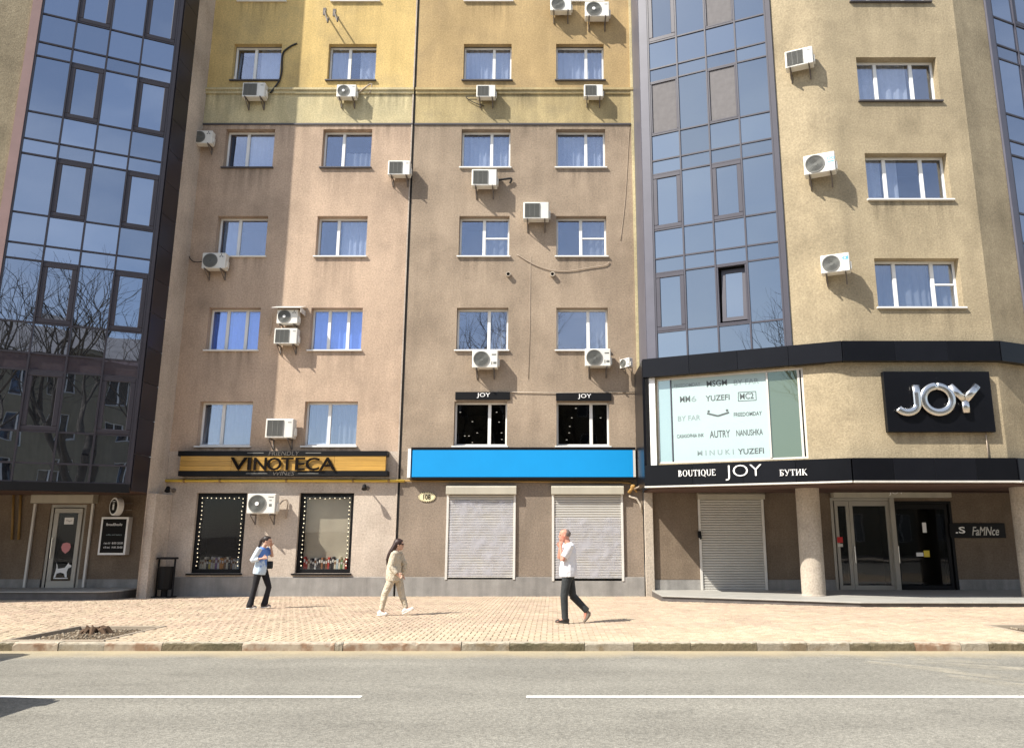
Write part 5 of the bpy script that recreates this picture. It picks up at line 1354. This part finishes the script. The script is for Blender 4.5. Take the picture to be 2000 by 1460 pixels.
def tiedye():
    m, n, l, p = _new('blue_white_print')
    v = _vec(n, l); sx = n.new('ShaderNodeSeparateXYZ'); l.new(v, sx.inputs[0])
    e = _math(n, l, 'ADD', _math(n, l, 'MULTIPLY', sx.outputs[0], 0.9), _math(n, l, 'ADD', sx.outputs[2], _remap(n, l, _noise(n, l, v, 8, 5), .3, .7, -.22, .22)))
    rp = n.new('ShaderNodeValToRGB'); q = rp.color_ramp.elements
    q[0].position = .40; q[0].color = (.50,.62,.74,1); q[1].position = .46; q[1].color = (.10,.22,.56,1)
    l.new(_remap(n, l, e, .2, 2.2, 0, 1), rp.inputs[0])
    l.new(rp.outputs[0], p.inputs['Base Color']); p.inputs['Roughness'].default_value = .85
    b = n.new('ShaderNodeBump'); b.inputs['Strength'].default_value = .6; b.inputs['Distance'].default_value = .03
    l.new(_noise(n, l, v, 9, 3), b.inputs['Height']); l.new(b.outputs[0], p.inputs['Normal'])
    return m
M['tiedye'] = tiedye()
M['greyband'] = mat('pale_jacket', (0.56,0.63,0.70), .85, var=.15, vs=8, bump=.5, bs=9, bd=.03)
M['lips'] = mat('lips', (0.36,0.12,0.10), .5); M['eye'] = mat('eye', (0.02,0.015,0.012), .2)
def skinned(name, mb, m, parent, voxel=.008, smooth=4, ratio=.5):
    """weld overlapping lofted limbs into one continuous surface"""
    me = mb.mesh('raw', m); o = link(name, me)
    r = o.modifiers.new('r', 'REMESH'); r.mode = 'VOXEL'; r.voxel_size = voxel; r.use_smooth_shade = True
    s = o.modifiers.new('s', 'SMOOTH'); s.factor = .5; s.iterations = smooth
    if ratio < 1:
        d = o.modifiers.new('d', 'DECIMATE'); d.ratio = ratio
    dg = bpy.context.evaluated_depsgraph_get()
    me2 = bpy.data.meshes.new_from_object(o.evaluated_get(dg)); me2.name = name
    bpy.data.objects.remove(o); bpy.data.meshes.remove(me)
    me2.materials.clear(); me2.materials.append(m if not isinstance(m, list) else m[0])
    me2.polygons.foreach_set('use_smooth', [True]*len(me2.polygons))
    return link(name, me2, parent)
V = Vector
def limb(mb, pts, g=0.0):
    """pts: (x,y,z,a,b) with g added to both radii (a garment over a limb)"""
    mb.loft([(p[0],p[1],p[2],p[3]+g,p[4]+g) for p in pts], 14)
def seg(a, b, prof):
    """points from joint a to joint b; prof: (t, depth, width)"""
    a, b = V(a), V(b)
    return [(*(a.lerp(b, t)), d, w) for t, d, w in prof]
def hand(mb, wrist, direction, across, curl=.35, thumb=1):
    d = V(direction).normalized(); c = V(across); c = (c - d*c.dot(d)).normalized(); nrm = d.cross(c)
    w = V(wrist)
    palm = [w - d*.015, w + d*.03, w + d*.075, w + d*.09]
    mb.loft([(*p, r, q) for p, r, q in zip(palm, (.020,.019,.017,.012), (.024,.034,.040,.036))], 10, lat=tuple(c))
    for i, L in enumerate((.068,.078,.073,.056)):
        b = w + d*.082 + c*(.030-.020*i); ang = 0; p = b; pts = [p - d*.02]; rr = [.0088]
        for k in range(3):
            ang += curl; dd = d*math.cos(ang) + nrm*math.sin(ang)
            p = p + dd*(L/3); pts.append(p.copy()); rr.append(.0088-.0009*(k+1))
        mb.tube(pts, rr, 7)
    b = w + d*.03 + c*.030*thumb
    t1 = b + (c*.75*thumb + d*.65)*.040; t2 = t1 + (d*.95 + c*.2*thumb + nrm*.25)*.032
    mb.tube([b - d*.01, t1, t2], [.013,.0105,.008], 7)
def head(mb, c, face, tilt=0.0, k=1.0):
    """skull, jaw, nose, brow, chin and ears; c = centre of the head, face = direction in plan (radians)"""
    f = V((math.cos(face), math.sin(face), 0)); s = V((-math.sin(face), math.cos(face), 0)); u = V((0,0,1)); c = V(c)
    P = lambda a, b, z: c + f*a*k + s*b*k + u*z*k
    prof = [(.020,-.118,.030,.026),(.030,-.105,.048,.042),(.026,-.085,.066,.052),(.014,-.05,.084,.062),(.004,-.01,.094,.071),(-.004,.035,.098,.076),(-.008,.07,.090,.070),(-.010,.098,.062,.050),(-.010,.112,.024,.020)]
    mb.loft([(*P(x,0,z), a*k, b*k) for x, z, a, b in prof], 18, lat=tuple(s))
    mb.tube([P(.088,0,.008), P(.108,0,-.028), P(.098,0,-.040)], [.009*k,.014*k,.012*k], 8)
    mb.tube([P(.084,-.045,.022), P(.094,0,.020), P(.084,.045,.022)], [.009*k,.012*k,.009*k], 8)
    mb.tube([P(.088,-.020,-.066), P(.096,0,-.064), P(.088,.020,-.066)], [.006*k,.009*k,.006*k], 8)
    mb.ball(P(.074,0,-.100), .018*k, .02*k, .016*k, 8, 6)
    for q in (-1, 1):
        mb.ball(P(-.004,.074*q,-.012), .018*k, .010*k, .030*k, 8, 6)
    return P
def face_bits(root, P, k=1.0):
    mb = MB()
    for q in (-1, 1): mb.ball(P(.083,.031*q,.002), .010*k, .012*k, .009*k, 8, 5)
    build('eyes', mb, M['eye'], root, smooth=True)
    build('mouth', MB().tube([P(.090,-.022,-.067), P(.103,0,-.066), P(.090,.022,-.067)], [.003*k,.006*k,.003*k], 7), M['lips'], root, smooth=True)
THIGH = [(-.06,.080,.078),(.1,.088,.082),(.35,.080,.074),(.7,.064,.060),(.95,.055,.054),(1.03,.053,.052)]
SHIN = [(-.03,.053,.052),(.12,.054,.050),(.32,.056,.051),(.65,.042,.039),(.92,.034,.033),(1.02,.034,.034)]
UPARM = [(-.05,.046,.046),(.15,.048,.046),(.5,.042,.041),(.9,.036,.036),(1.03,.035,.035)]
FOREARM = [(-.03,.035,.035),(.2,.039,.036),(.6,.031,.029),(.95,.022,.025),(1.02,.020,.025)]
def foot(mb, ankle, toe, h=.05, w=.042, g=0.0):
    a, t = V(ankle), V(toe); d = (t-a); L = d.length; dn = d.normalized()
    heel = a - V((dn.x, dn.y, 0))*.05
    mb.loft([(*(a+V((0,0,.03))), .036+g, .034+g), (*(a.lerp(t,.18)-V((0,0,.012))), .042+g, .036+g), (*a.lerp(t,.5), .032+g, w+g), (*a.lerp(t,.82), .024+g, w+.002+g), (*t, .014+g, w*.55+g)], 12)
    mb.ball(tuple(heel + V((0,0,-.045))), .04+g, .034+g, .036+g, 10, 7)
def shoe(root, ankle, toe, m, sole):
    a, t = V(ankle), V(toe); ax = V((t.x-a.x, t.y-a.y, t.z-(a.z-.085)))
    d = ax.normalized(); base = a - V((0,0,.085))
    up = V((0,1,0)).cross(d) if abs(d.x) > 0 else V((0,0,1))
    if up.z < 0: up = -up
    L = ax.length
    P = lambda s, h: base + d*s + up*h
    mb = MB()
    mb.loft([(*P(-.075,.04), .030,.022), (*P(-.06,.045), .042,.034), (*P(-.01,.05), .047,.038), (*P(L*.45,.038), .036,.043), (*P(L*.75,.030), .028,.046), (*P(L*.95,.024), .021,.036), (*P(L*1.02,.02), .012,.018)], 14)
    mb.tube([P(-.03,.05), a + V((0,0,.015))], [.043,.042], 12)
    s_ = skinned('shoe', mb, m, root, .009, 3, .6)
    mb = MB()
    mb.loft([(*P(-.085,.008), .010,.024), (*P(-.06,.008), .014,.038), (*P(L*.4,.008), .014,.044), (*P(L*.78,.008), .014,.050), (*P(L*1.0,.010), .012,.034), (*P(L*1.05,.012), .008,.014)], 12)
    build('sole', mb, sole, s_, smooth=True)
    return s_

def woman_blue():
    x, y = ground_at(507, 1187, -.05)
    r = thing('person', 'woman with dark ponytail in blue and white top and black trousers, hand at her face', 'person', (x, y, pave_z(y)))
    hc = V((.062,0,1.565)); nk = V((-.015,0,1.42)); pel = V((-.035,0,.90))
    hipF, knF, anF, toF = V((.0,.085,.88)), V((.155,.085,.49)), V((.075,.085,.105)), V((.235,.085,.03))   # far leg, ahead
    hipN, knN, anN, toN = V((-.06,-.085,.88)), V((-.12,-.085,.48)), V((-.205,-.085,.095)), V((-.045,-.085,.025))
    shN, elN, haN = V((-.06,-.165,1.365)), V((-.185,-.19,1.115)), V((.055,-.20,1.165))
    shF, elF, haF = V((.01,.16,1.37)), V((.15,.17,1.20)), V((.135,.085,1.44))
    b = MB(); P = head(b, hc, 0.0, k=.97)
    b.loft([(.035,0,1.50,.052,.050),(.0,0,1.45,.050,.050),(-.02,0,1.39,.062,.075)], 12)
    tor = [(-.02,0,1.41,.055,.07),(-.035,0,1.36,.085,.165),(-.03,0,1.25,.108,.160),(-.035,0,1.10,.095,.135),(-.04,0,1.0,.105,.145),(-.045,0,.90,.118,.165),(-.045,0,.82,.095,.150)]
    limb(b, tor, -.005)
    for a, k_, e in ((hipF,knF,anF),(hipN,knN,anN)): limb(b, seg(a,k_,THIGH), -.004); limb(b, seg(k_,e,SHIN))
    for a, t in ((anF,toF),(anN,toN)): foot(b, a, t)
    for s_, e, h in ((shN,elN,haN),(shF,elF,haF)): limb(b, seg(s_,e,UPARM), -.004); limb(b, seg(e,h,FOREARM), -.003)
    hand(b, haN, haN-elN, (0,0,1), .5); hand(b, haF, V((-.1,-.1,.8)), (1,0,0), .35)
    skinned('body', b, M['skin'], r, .006, 3, .6)
    face_bits(r, P, .97)
    t = MB(); limb(t, [(-.02,0,1.425,.05,.075),(-.035,0,1.37,.092,.168),(-.03,0,1.25,.122,.165),(-.04,0,1.10,.118,.150),(-.05,0,.97,.135,.170),(-.06,0,.86,.145,.185),(-.07,0,.795,.140,.18)], .004)
    limb(t, seg(shF,elF,[(-.1,.06,.06),(.3,.06,.058),(.72,.056,.056)]), .004)
    skinned('blouse', t, M['tiedye'], r, .009, 3, .6)
    t = MB(); limb(t, seg(shN,elN,[(-.15,.066,.066),(.2,.066,.062),(.7,.062,.06),(1.08,.058,.056)]), .004); limb(t, seg(elN,haN,[(-.1,.056,.055),(.4,.050,.050),(.62,.05,.05)]), .002)
    skinned('sleeve', t, M['greyband'], r, .009, 3, .6)
    t = MB(); limb(t, [(-.04,0,1.0,.110,.150),(-.045,0,.90,.128,.175),(-.045,0,.80,.112,.165),(-.045,0,.76,.06,.12)], .0)
    FL_T = [(-.1,.088,.084),(.1,.094,.086),(.5,.080,.076),(1.0,.064,.062)]; FL_S = [(-.04,.064,.062),(.3,.062,.06),(.7,.070,.064),(1.02,.086,.074)]
    for a, k_, e in ((hipF,knF,anF),(hipN,knN,anN)): limb(t, seg(a,k_,FL_T)); limb(t, seg(k_,e+V((0,0,-.02)),FL_S))
    skinned('trousers', t, M['blackcloth'], r, .009, 3, .6)
    shoe(r, anF, toF, M['shoedark'], M['shoewhite']); shoe(r, anN, toN, M['shoedark'], M['shoewhite'])
    h = MB(); k = .97
    h.ball(tuple(P(-.022,0,.038)), .104, .084, .092, 16, 10)
    h.tube([P(-.10,0,.045), P(-.135,0,.05), P(-.155,0,.0), P(-.165,0,-.06), P(-.19,0,-.13), P(-.205,0,-.19)], [.022,.032,.036,.034,.026,.008], 10)
    h.ball(tuple(P(.028,0,.075)), .06, .066, .038, 12, 8)
    skinned('hair', h, M['hairdark'], r, .008, 2, .6)
    bagm = M['blackcloth']
    bag = thing('shoulder_bag', 'small dark shoulder bag held in front of the woman in blue', 'bag', (x+.10, y+.19, pave_z(y)+1.0))
    build('pouch', MB().box(-.075,.075,-.03,.03,-.09,.09), M['charcoal'], bag, bevel=.02)
    build('strap', MB().tube([(-.06,0,.08),(-.09,-.02,.22),(-.11,-.03,.36)], .010, 6), M['charcoal'], bag)
    return r
def woman_beige():
    x, y = ground_at(771, 1201, -.03)
    r = thing('person', 'woman with long dark hair in beige jacket and trousers, striding right', 'person', (x, y, pave_z(y)))
    hc = V((.032,0,1.475)); S_ = .95
    hipN, knN, anN, toN = V((-.05,-.08,.82)), V((-.215,-.08,.44)), V((-.275,-.08,.095)), V((-.14,-.08,.02))
    hipF, knF, anF, toF = V((.02,.08,.82)), V((.115,.08,.43)), V((.225,.08,.135)), V((.385,.08,.125))
    shN, elN, haN = V((-.04,-.155,1.27)), V((-.075,-.185,1.0)), V((.055,-.19,.86))
    shF, elF, haF = V((.02,.155,1.27)), V((.135,.18,1.03)), V((.10,.16,.82))
    b = MB(); P = head(b, hc, 0.0, k=S_)
    b.loft([(.01,0,1.41,.050,.048),(-.01,0,1.36,.050,.05),(-.02,0,1.30,.06,.07)], 12)
    tor = [(-.02,0,1.33,.05,.065),(-.03,0,1.28,.08,.155),(-.03,0,1.17,.10,.15),(-.04,0,1.03,.09,.13),(-.05,0,.93,.10,.14),(-.05,0,.84,.115,.16),(-.05,0,.76,.09,.145)]
    limb(b, tor, -.006)
    for a, k_, e in ((hipF,knF,anF),(hipN,knN,anN)): limb(b, seg(a,k_,THIGH), -.006); limb(b, seg(k_,e,SHIN), -.003)
    for a, t in ((anF,toF),(anN,toN)): foot(b, a, t)
    for s_, e, h in ((shN,elN,haN),(shF,elF,haF)): limb(b, seg(s_,e,UPARM), -.006); limb(b, seg(e,h,FOREARM), -.004)
    hand(b, haN, haN-elN+V((.1,0,0)), (0,0,1), .45); hand(b, haF, haF-elF, (1,0,0), .4)
    skinned('body', b, M['skin'], r, .006, 3, .6)
    face_bits(r, P, S_)
    t = MB(); limb(t, [(-.02,0,1.345,.055,.075),(-.035,0,1.29,.095,.17),(-.04,0,1.17,.13,.172),(-.055,0,1.03,.145,.168),(-.06,0,.90,.16,.182),(-.06,0,.79,.165,.19),(-.06,0,.715,.155,.185)], .004)
    for s_, e, h in ((shN,elN,haN),(shF,elF,haF)):
        limb(t, seg(s_,e,[(-.12,.068,.068),(.2,.072,.07),(.6,.068,.066),(1.05,.062,.062)])); limb(t, seg(e,h,[(-.05,.062,.062),(.5,.056,.056),(.92,.048,.05)]))
    skinned('jacket', t, M['beige'], r, .009, 3, .6)
    t = MB(); limb(t, [(-.05,0,.90,.11,.15),(-.05,0,.82,.125,.17),(-.05,0,.73,.105,.16),(-.05,0,.68,.05,.11)])
    for a, k_, e in ((hipF,knF,anF),(hipN,knN,anN)): limb(t, seg(a,k_,[(-.1,.086,.082),(.15,.094,.086),(.5,.086,.08),(1.0,.072,.068)])); limb(t, seg(k_,e,[(-.04,.072,.068),(.35,.068,.062),(.75,.056,.054),(.93,.050,.050)]))
    skinned('trousers', t, M['beige'], r, .009, 3, .6)
    shoe(r, anF, toF, M['shoewhite'], M['shoewhite']); shoe(r, anN, toN, M['shoewhite'], M['shoewhite'])
    h = MB()
    h.ball(tuple(P(-.022,0,.035)), .106, .088, .096, 16, 10)
    h.loft([(*P(-.05,0,.04),.07,.085),(*P(-.095,0,-.05),.066,.095),(*P(-.15,0,-.14),.060,.10),(*P(-.205,0,-.24),.055,.09),(*P(-.24,0,-.34),.042,.07),(*P(-.255,0,-.46),.014,.02)], 14)
    h.ball(tuple(P(.03,0,.078)), .055, .066, .034, 12, 8)
    skinned('hair', h, M['hairbrown'], r, .008, 2, .6)
    g = MB()
    for q in (-1, 1): g.ball(P(.092,.034*q,.002), .010, .026, .020, 10, 6); g.tube([P(.085,.058*q,.006), P(.0,.080*q,.004)], .004, 5)
    g.tube([P(.10,-.012,.006), P(.10,.012,.006)], .004, 5)
    sg = thing('sunglasses', 'dark sunglasses worn by the woman in beige', 'sunglasses', (x, y, pave_z(y)))
    build('frame', g, M['black'], sg, smooth=True)
    return r
def man_white():
    x, y = ground_at(1107, 1216, 0)
    r = thing('person', 'man in white T-shirt and dark trousers walking left, hand raised to his face', 'person', (x, y, pave_z(y)), math.pi)
    hc = V((.035,0,1.635))
    hipN, knN, anN, toN = V((-.02,.09,.92)), V((.05,.09,.50)), V((.035,.09,.10)), V((.215,.09,.03))       # near leg, standing
    hipF, knF, anF, toF = V((-.04,-.09,.92)), V((-.115,-.09,.50)), V((-.375,-.09,.235)), V((-.345,-.09,.055))  # trailing leg, toe down
    shN, elN, haN = V((-.06,.19,1.43)), V((.085,.215,1.17)), V((.115,.14,1.42))
    shF, elF, haF = V((.0,-.18,1.43)), V((.135,-.17,1.20)), V((.125,-.09,1.40))
    b = MB(); P = head(b, hc, 0.0, k=1.04)
    b.loft([(.01,0,1.57,.060,.058),(-.015,0,1.51,.060,.060),(-.03,0,1.45,.075,.085)], 12)
    tor = [(-.03,0,1.48,.065,.085),(-.05,0,1.43,.10,.19),(-.04,0,1.30,.125,.185),(-.035,0,1.14,.125,.165),(-.03,0,1.02,.125,.165),(-.035,0,.94,.12,.17),(-.035,0,.85,.10,.155)]
    limb(b, tor, -.006)
    for a, k_, e in ((hipF,knF,anF),(hipN,knN,anN)): limb(b, seg(a,k_,THIGH)); limb(b, seg(k_,e,SHIN), .003)
    for a, t in ((anF,toF),(anN,toN)): foot(b, a, t)
    for s_, e, h in ((shN,elN,haN),(shF,elF,haF)): limb(b, seg(s_,e,UPARM), .004); limb(b, seg(e,h,FOREARM), .004)
    hand(b, haN, V((-.05,-.12,.6)), (1,0,0), .18); hand(b, haF, V((-.02,.05,.6)), (1,0,0), .5)
    skinned('body', b, M['skinr'], r, .006, 3, .6)
    face_bits(r, P, 1.04)
    t = MB(); limb(t, [(-.03,0,1.49,.065,.088),(-.05,0,1.44,.108,.195),(-.045,0,1.30,.145,.198),(-.04,0,1.14,.150,.188),(-.03,0,1.0,.168,.202),(-.03,0,.92,.168,.206),(-.032,0,.86,.164,.204)], .003)
    for s_, e in ((shN,elN),(shF,elF)): limb(t, seg(s_,e,[(-.12,.072,.072),(.2,.074,.072),(.5,.072,.07),(.78,.070,.068)]))
    skinned('tshirt', t, M['whiteshirt'], r, .009, 3, .6)
    t = MB(); limb(t, [(-.035,0,1.0,.125,.165),(-.035,0,.92,.130,.178),(-.035,0,.84,.115,.170),(-.035,0,.79,.06,.12)])
    for a, k_, e in ((hipF,knF,anF),(hipN,knN,anN)): limb(t, seg(a,k_,[(-.1,.098,.092),(.15,.100,.094),(.5,.090,.084),(1.0,.074,.070)])); limb(t, seg(k_,e,[(-.04,.074,.070),(.35,.070,.066),(.75,.064,.062),(1.07,.064,.064)]))
    skinned('trousers', t, M['charcoal'], r, .009, 3, .6)
    shoe(r, anN, toN, M['shoedark'], M['shoedark'])
    # trailing shoe stands on its toe
    mb = MB(); A, T_ = anF, toF; d = V((.10,0,-.18)).normalized()
    heel = A + V((-.06,0,-.055)); toe = V((A.x+.045,A.y,.012))
    mb.loft([(*(heel+V((-.012,0,.02))),.02,.02), (*heel.lerp(toe,.12),.045,.037), (*heel.lerp(toe,.45),.042,.041), (*heel.lerp(toe,.78),.030,.044), (*toe,.016,.026)], 12)
    mb.tube([heel.lerp(toe,.2), A+V((0,0,.01))], [.042,.042], 12)
    s_ = skinned('shoe', mb, M['shoegrey'], r, .009, 3, .6)
    h = MB()
    h.ball(tuple(P(-.038,0,.028)), .083, .079, .078, 16, 10); h.ball(tuple(P(-.02,0,.07)), .078, .066, .043, 14, 8)
    skinned('hair', h, M['hairgrey'], r, .007, 2, .6)
    return r
woman_blue(); woman_beige(); man_white()

# ================================================================== OUT OF VIEW: what the glass reflects and what shades the road
ob = thing('opposite_house', 'long cream four storey house across the street, seen only as a reflection', 'building', (14, -19, 0))
M['obw'] = mat('opposite_wall', (0.27,0.24,0.17), .9, var=.12, streak=.15, world=True)
M['obglass'] = glass_solid('house_window_glass', refl=.16, rcol=(.8,.85,.95))
OF = Frame(0, -19, 180)
oh = []
for k in range(4):
    for i in range(13): oh.append((-38+i*3.8, -38+i*3.8+1.5, 1.4+k*3.5, 3.5+k*3.5))
wall('wall', ob, OF, -40, 12, 0, 15.0, oh, M['obw'], .2)
for a, b, c, d in oh:
    link('window', cached('obwin', lambda: MB().box(0,1.5,.12,.18,0,.07).box(0,1.5,.12,.18,2.03,2.1).box(0,.07,.12,.18,.07,2.03).box(1.43,1.5,.12,.18,.07,2.03).box(.7,.8,.12,.18,.07,2.03).mesh('window', M['pvc'])), ob, OF.world(a,0,c)-ob.location, OF.a)
    link('pane', cached('obpane', lambda: MB().box(.07,1.43,.2,.22,.07,2.03).mesh('pane', M['obglass'])), ob, OF.world(a,0,c)-ob.location, OF.a)
build('roof', MB().prism([(.6,15.0),(-6,18.6),(-12,15.0)], -26.6, 26.6, 'x'), mat('grey_roof', (0.22,0.20,0.19), .8, var=.2), ob)
build('cornice', MB().box(-26.2,26.2,.02,.5,14.6,14.98), M['obw'], ob)
def branchy(name, seed, H):
    g = random.Random(seed); mb = MB()
    def grow(p, d, L, r, lv):
        n = 3; pts = [p]; q = p.copy(); dd = d.copy()
        for i in range(n):
            dd = (dd + V((g.uniform(-.2,.2), g.uniform(-.2,.2), g.uniform(-.05,.16)))*(.55 if lv else .25)).normalized()
            q = q + dd*(L/n); pts.append(q.copy())
        mb.tube(pts, [r*(1-.13*i) for i in range(n+1)], 7 if lv < 2 else (5 if lv < 4 else 3), cap=False)
        if lv >= 6: return
        for k in range(3 if lv < 5 else 2):
            a = g.uniform(0, 6.28); sp = g.uniform(.35, .85)
            o = dd.orthogonal().normalized(); o = Matrix.Rotation(a, 3, dd) @ o
            nd = (dd*math.cos(sp) + o*math.sin(sp) + V((0,0,.12))).normalized()
            grow(pts[-1] if k == 0 else pts[g.choice((2,3))], nd, L*g.uniform(.62,.84), r*.62*g.uniform(.75,1), lv+1)
    grow(V((0,0,-.2)), V((.06,.02,1)).normalized(), H*.26, H*.016, 0)
    return mb
M['bark'] = mat('bark', (0.075,0.06,0.045), .95, var=.3, vs=8)
tm = [branchy('t', 5, 17).mesh('branches', M['bark'], fix=False, smooth=True), branchy('t', 8, 16).mesh('branches', M['bark'], fix=False, smooth=True)]
for i, (x, y, s, rz, lab) in enumerate(((-2.6,-11.0,1.6,.3,'tall bare street tree across the road, straight behind the viewer'), (-8.8,-11.4,1.35,2.0,'bare street tree across the road, nearest the parked cars'),
                                        (3.6,-11.0,1.3,4.1,'bare street tree across the road, second from the right'), (11.0,-11.4,1.2,1.2,'bare street tree across the road, farthest right'))):
    t = thing('bare_tree', lab, 'tree', (x, y, 0), rz, 'bare street trees across the road', s)
    link('branches', tm[i % 2], t)
def car(label, x, y, rz, m, van=0):
    t = thing('parked_car', label, 'car', (x, y, ROADZ), rz, 'cars left of the view')
    prof = [(-2.1,.35),(2.12,.32),(2.16,.55),(2.05,.72),(1.2,.92),(.62,1.38),(.1,1.47),(-.9,1.45),(-1.55,1.05),(-2.12,.95),(-2.16,.6)]
    if van: prof = [(-2.5,.35),(2.52,.32),(2.58,.6),(2.55,1.0),(2.45,1.15),(2.15,1.75),(1.85,1.93),(-2.4,1.96),(-2.52,1.8),(-2.55,.6)]
    mb = MB(); n = len(prof); W_ = [.84]*n
    for i, (a, z) in enumerate(prof): W_[i] = .84 if z < 1.1 else (.76 if van else .62)
    vs = [(a, -w_, z) for (a, z), w_ in zip(prof, W_)] + [(a, w_, z) for (a, z), w_ in zip(prof, W_)]
    mb.add(vs, [tuple(range(n)), tuple(range(2*n-1, n-1, -1))] + [(i, n+i, n+(i+1) % n, (i+1) % n) for i in range(n)])
    build('body', mb, m, t, bevel=.03)
    for a in (-1.3, 1.35):
        for s in (-1, 1):
            w_ = build('wheel', MB().disc_y(0,0,.19,.32,-.1,.1,22), M['black'], t, (a, s*.76, .32)); build('rim', MB().disc_y(0,0,0,.19,-.08,.08,14), M['chrome'], w_)
    for s in (-1, 1):
        build('side_window', MB().prism([(-1.35,1.04),(.95,1.02),(.55,1.34),(-.85,1.39)], s*.80-.01*(s>0), s*.80+.01, 'y'), M['bayglass'], t)
        build('headlight', MB().box(2.06,2.15,s*.62-.14,s*.62+.14,.60,.72), M['white'], t, bevel=.02)
    return t
car('grey van parked along the kerb left of the view', -11.35, 10.55, 0, mat('grey_paint', (0.30,0.30,0.31), .3, .4), 1)
car('white car stopped in the lane left of the view', -8.0, 7.75, 0, mat('white_car_paint', (0.72,0.72,0.70), .3))
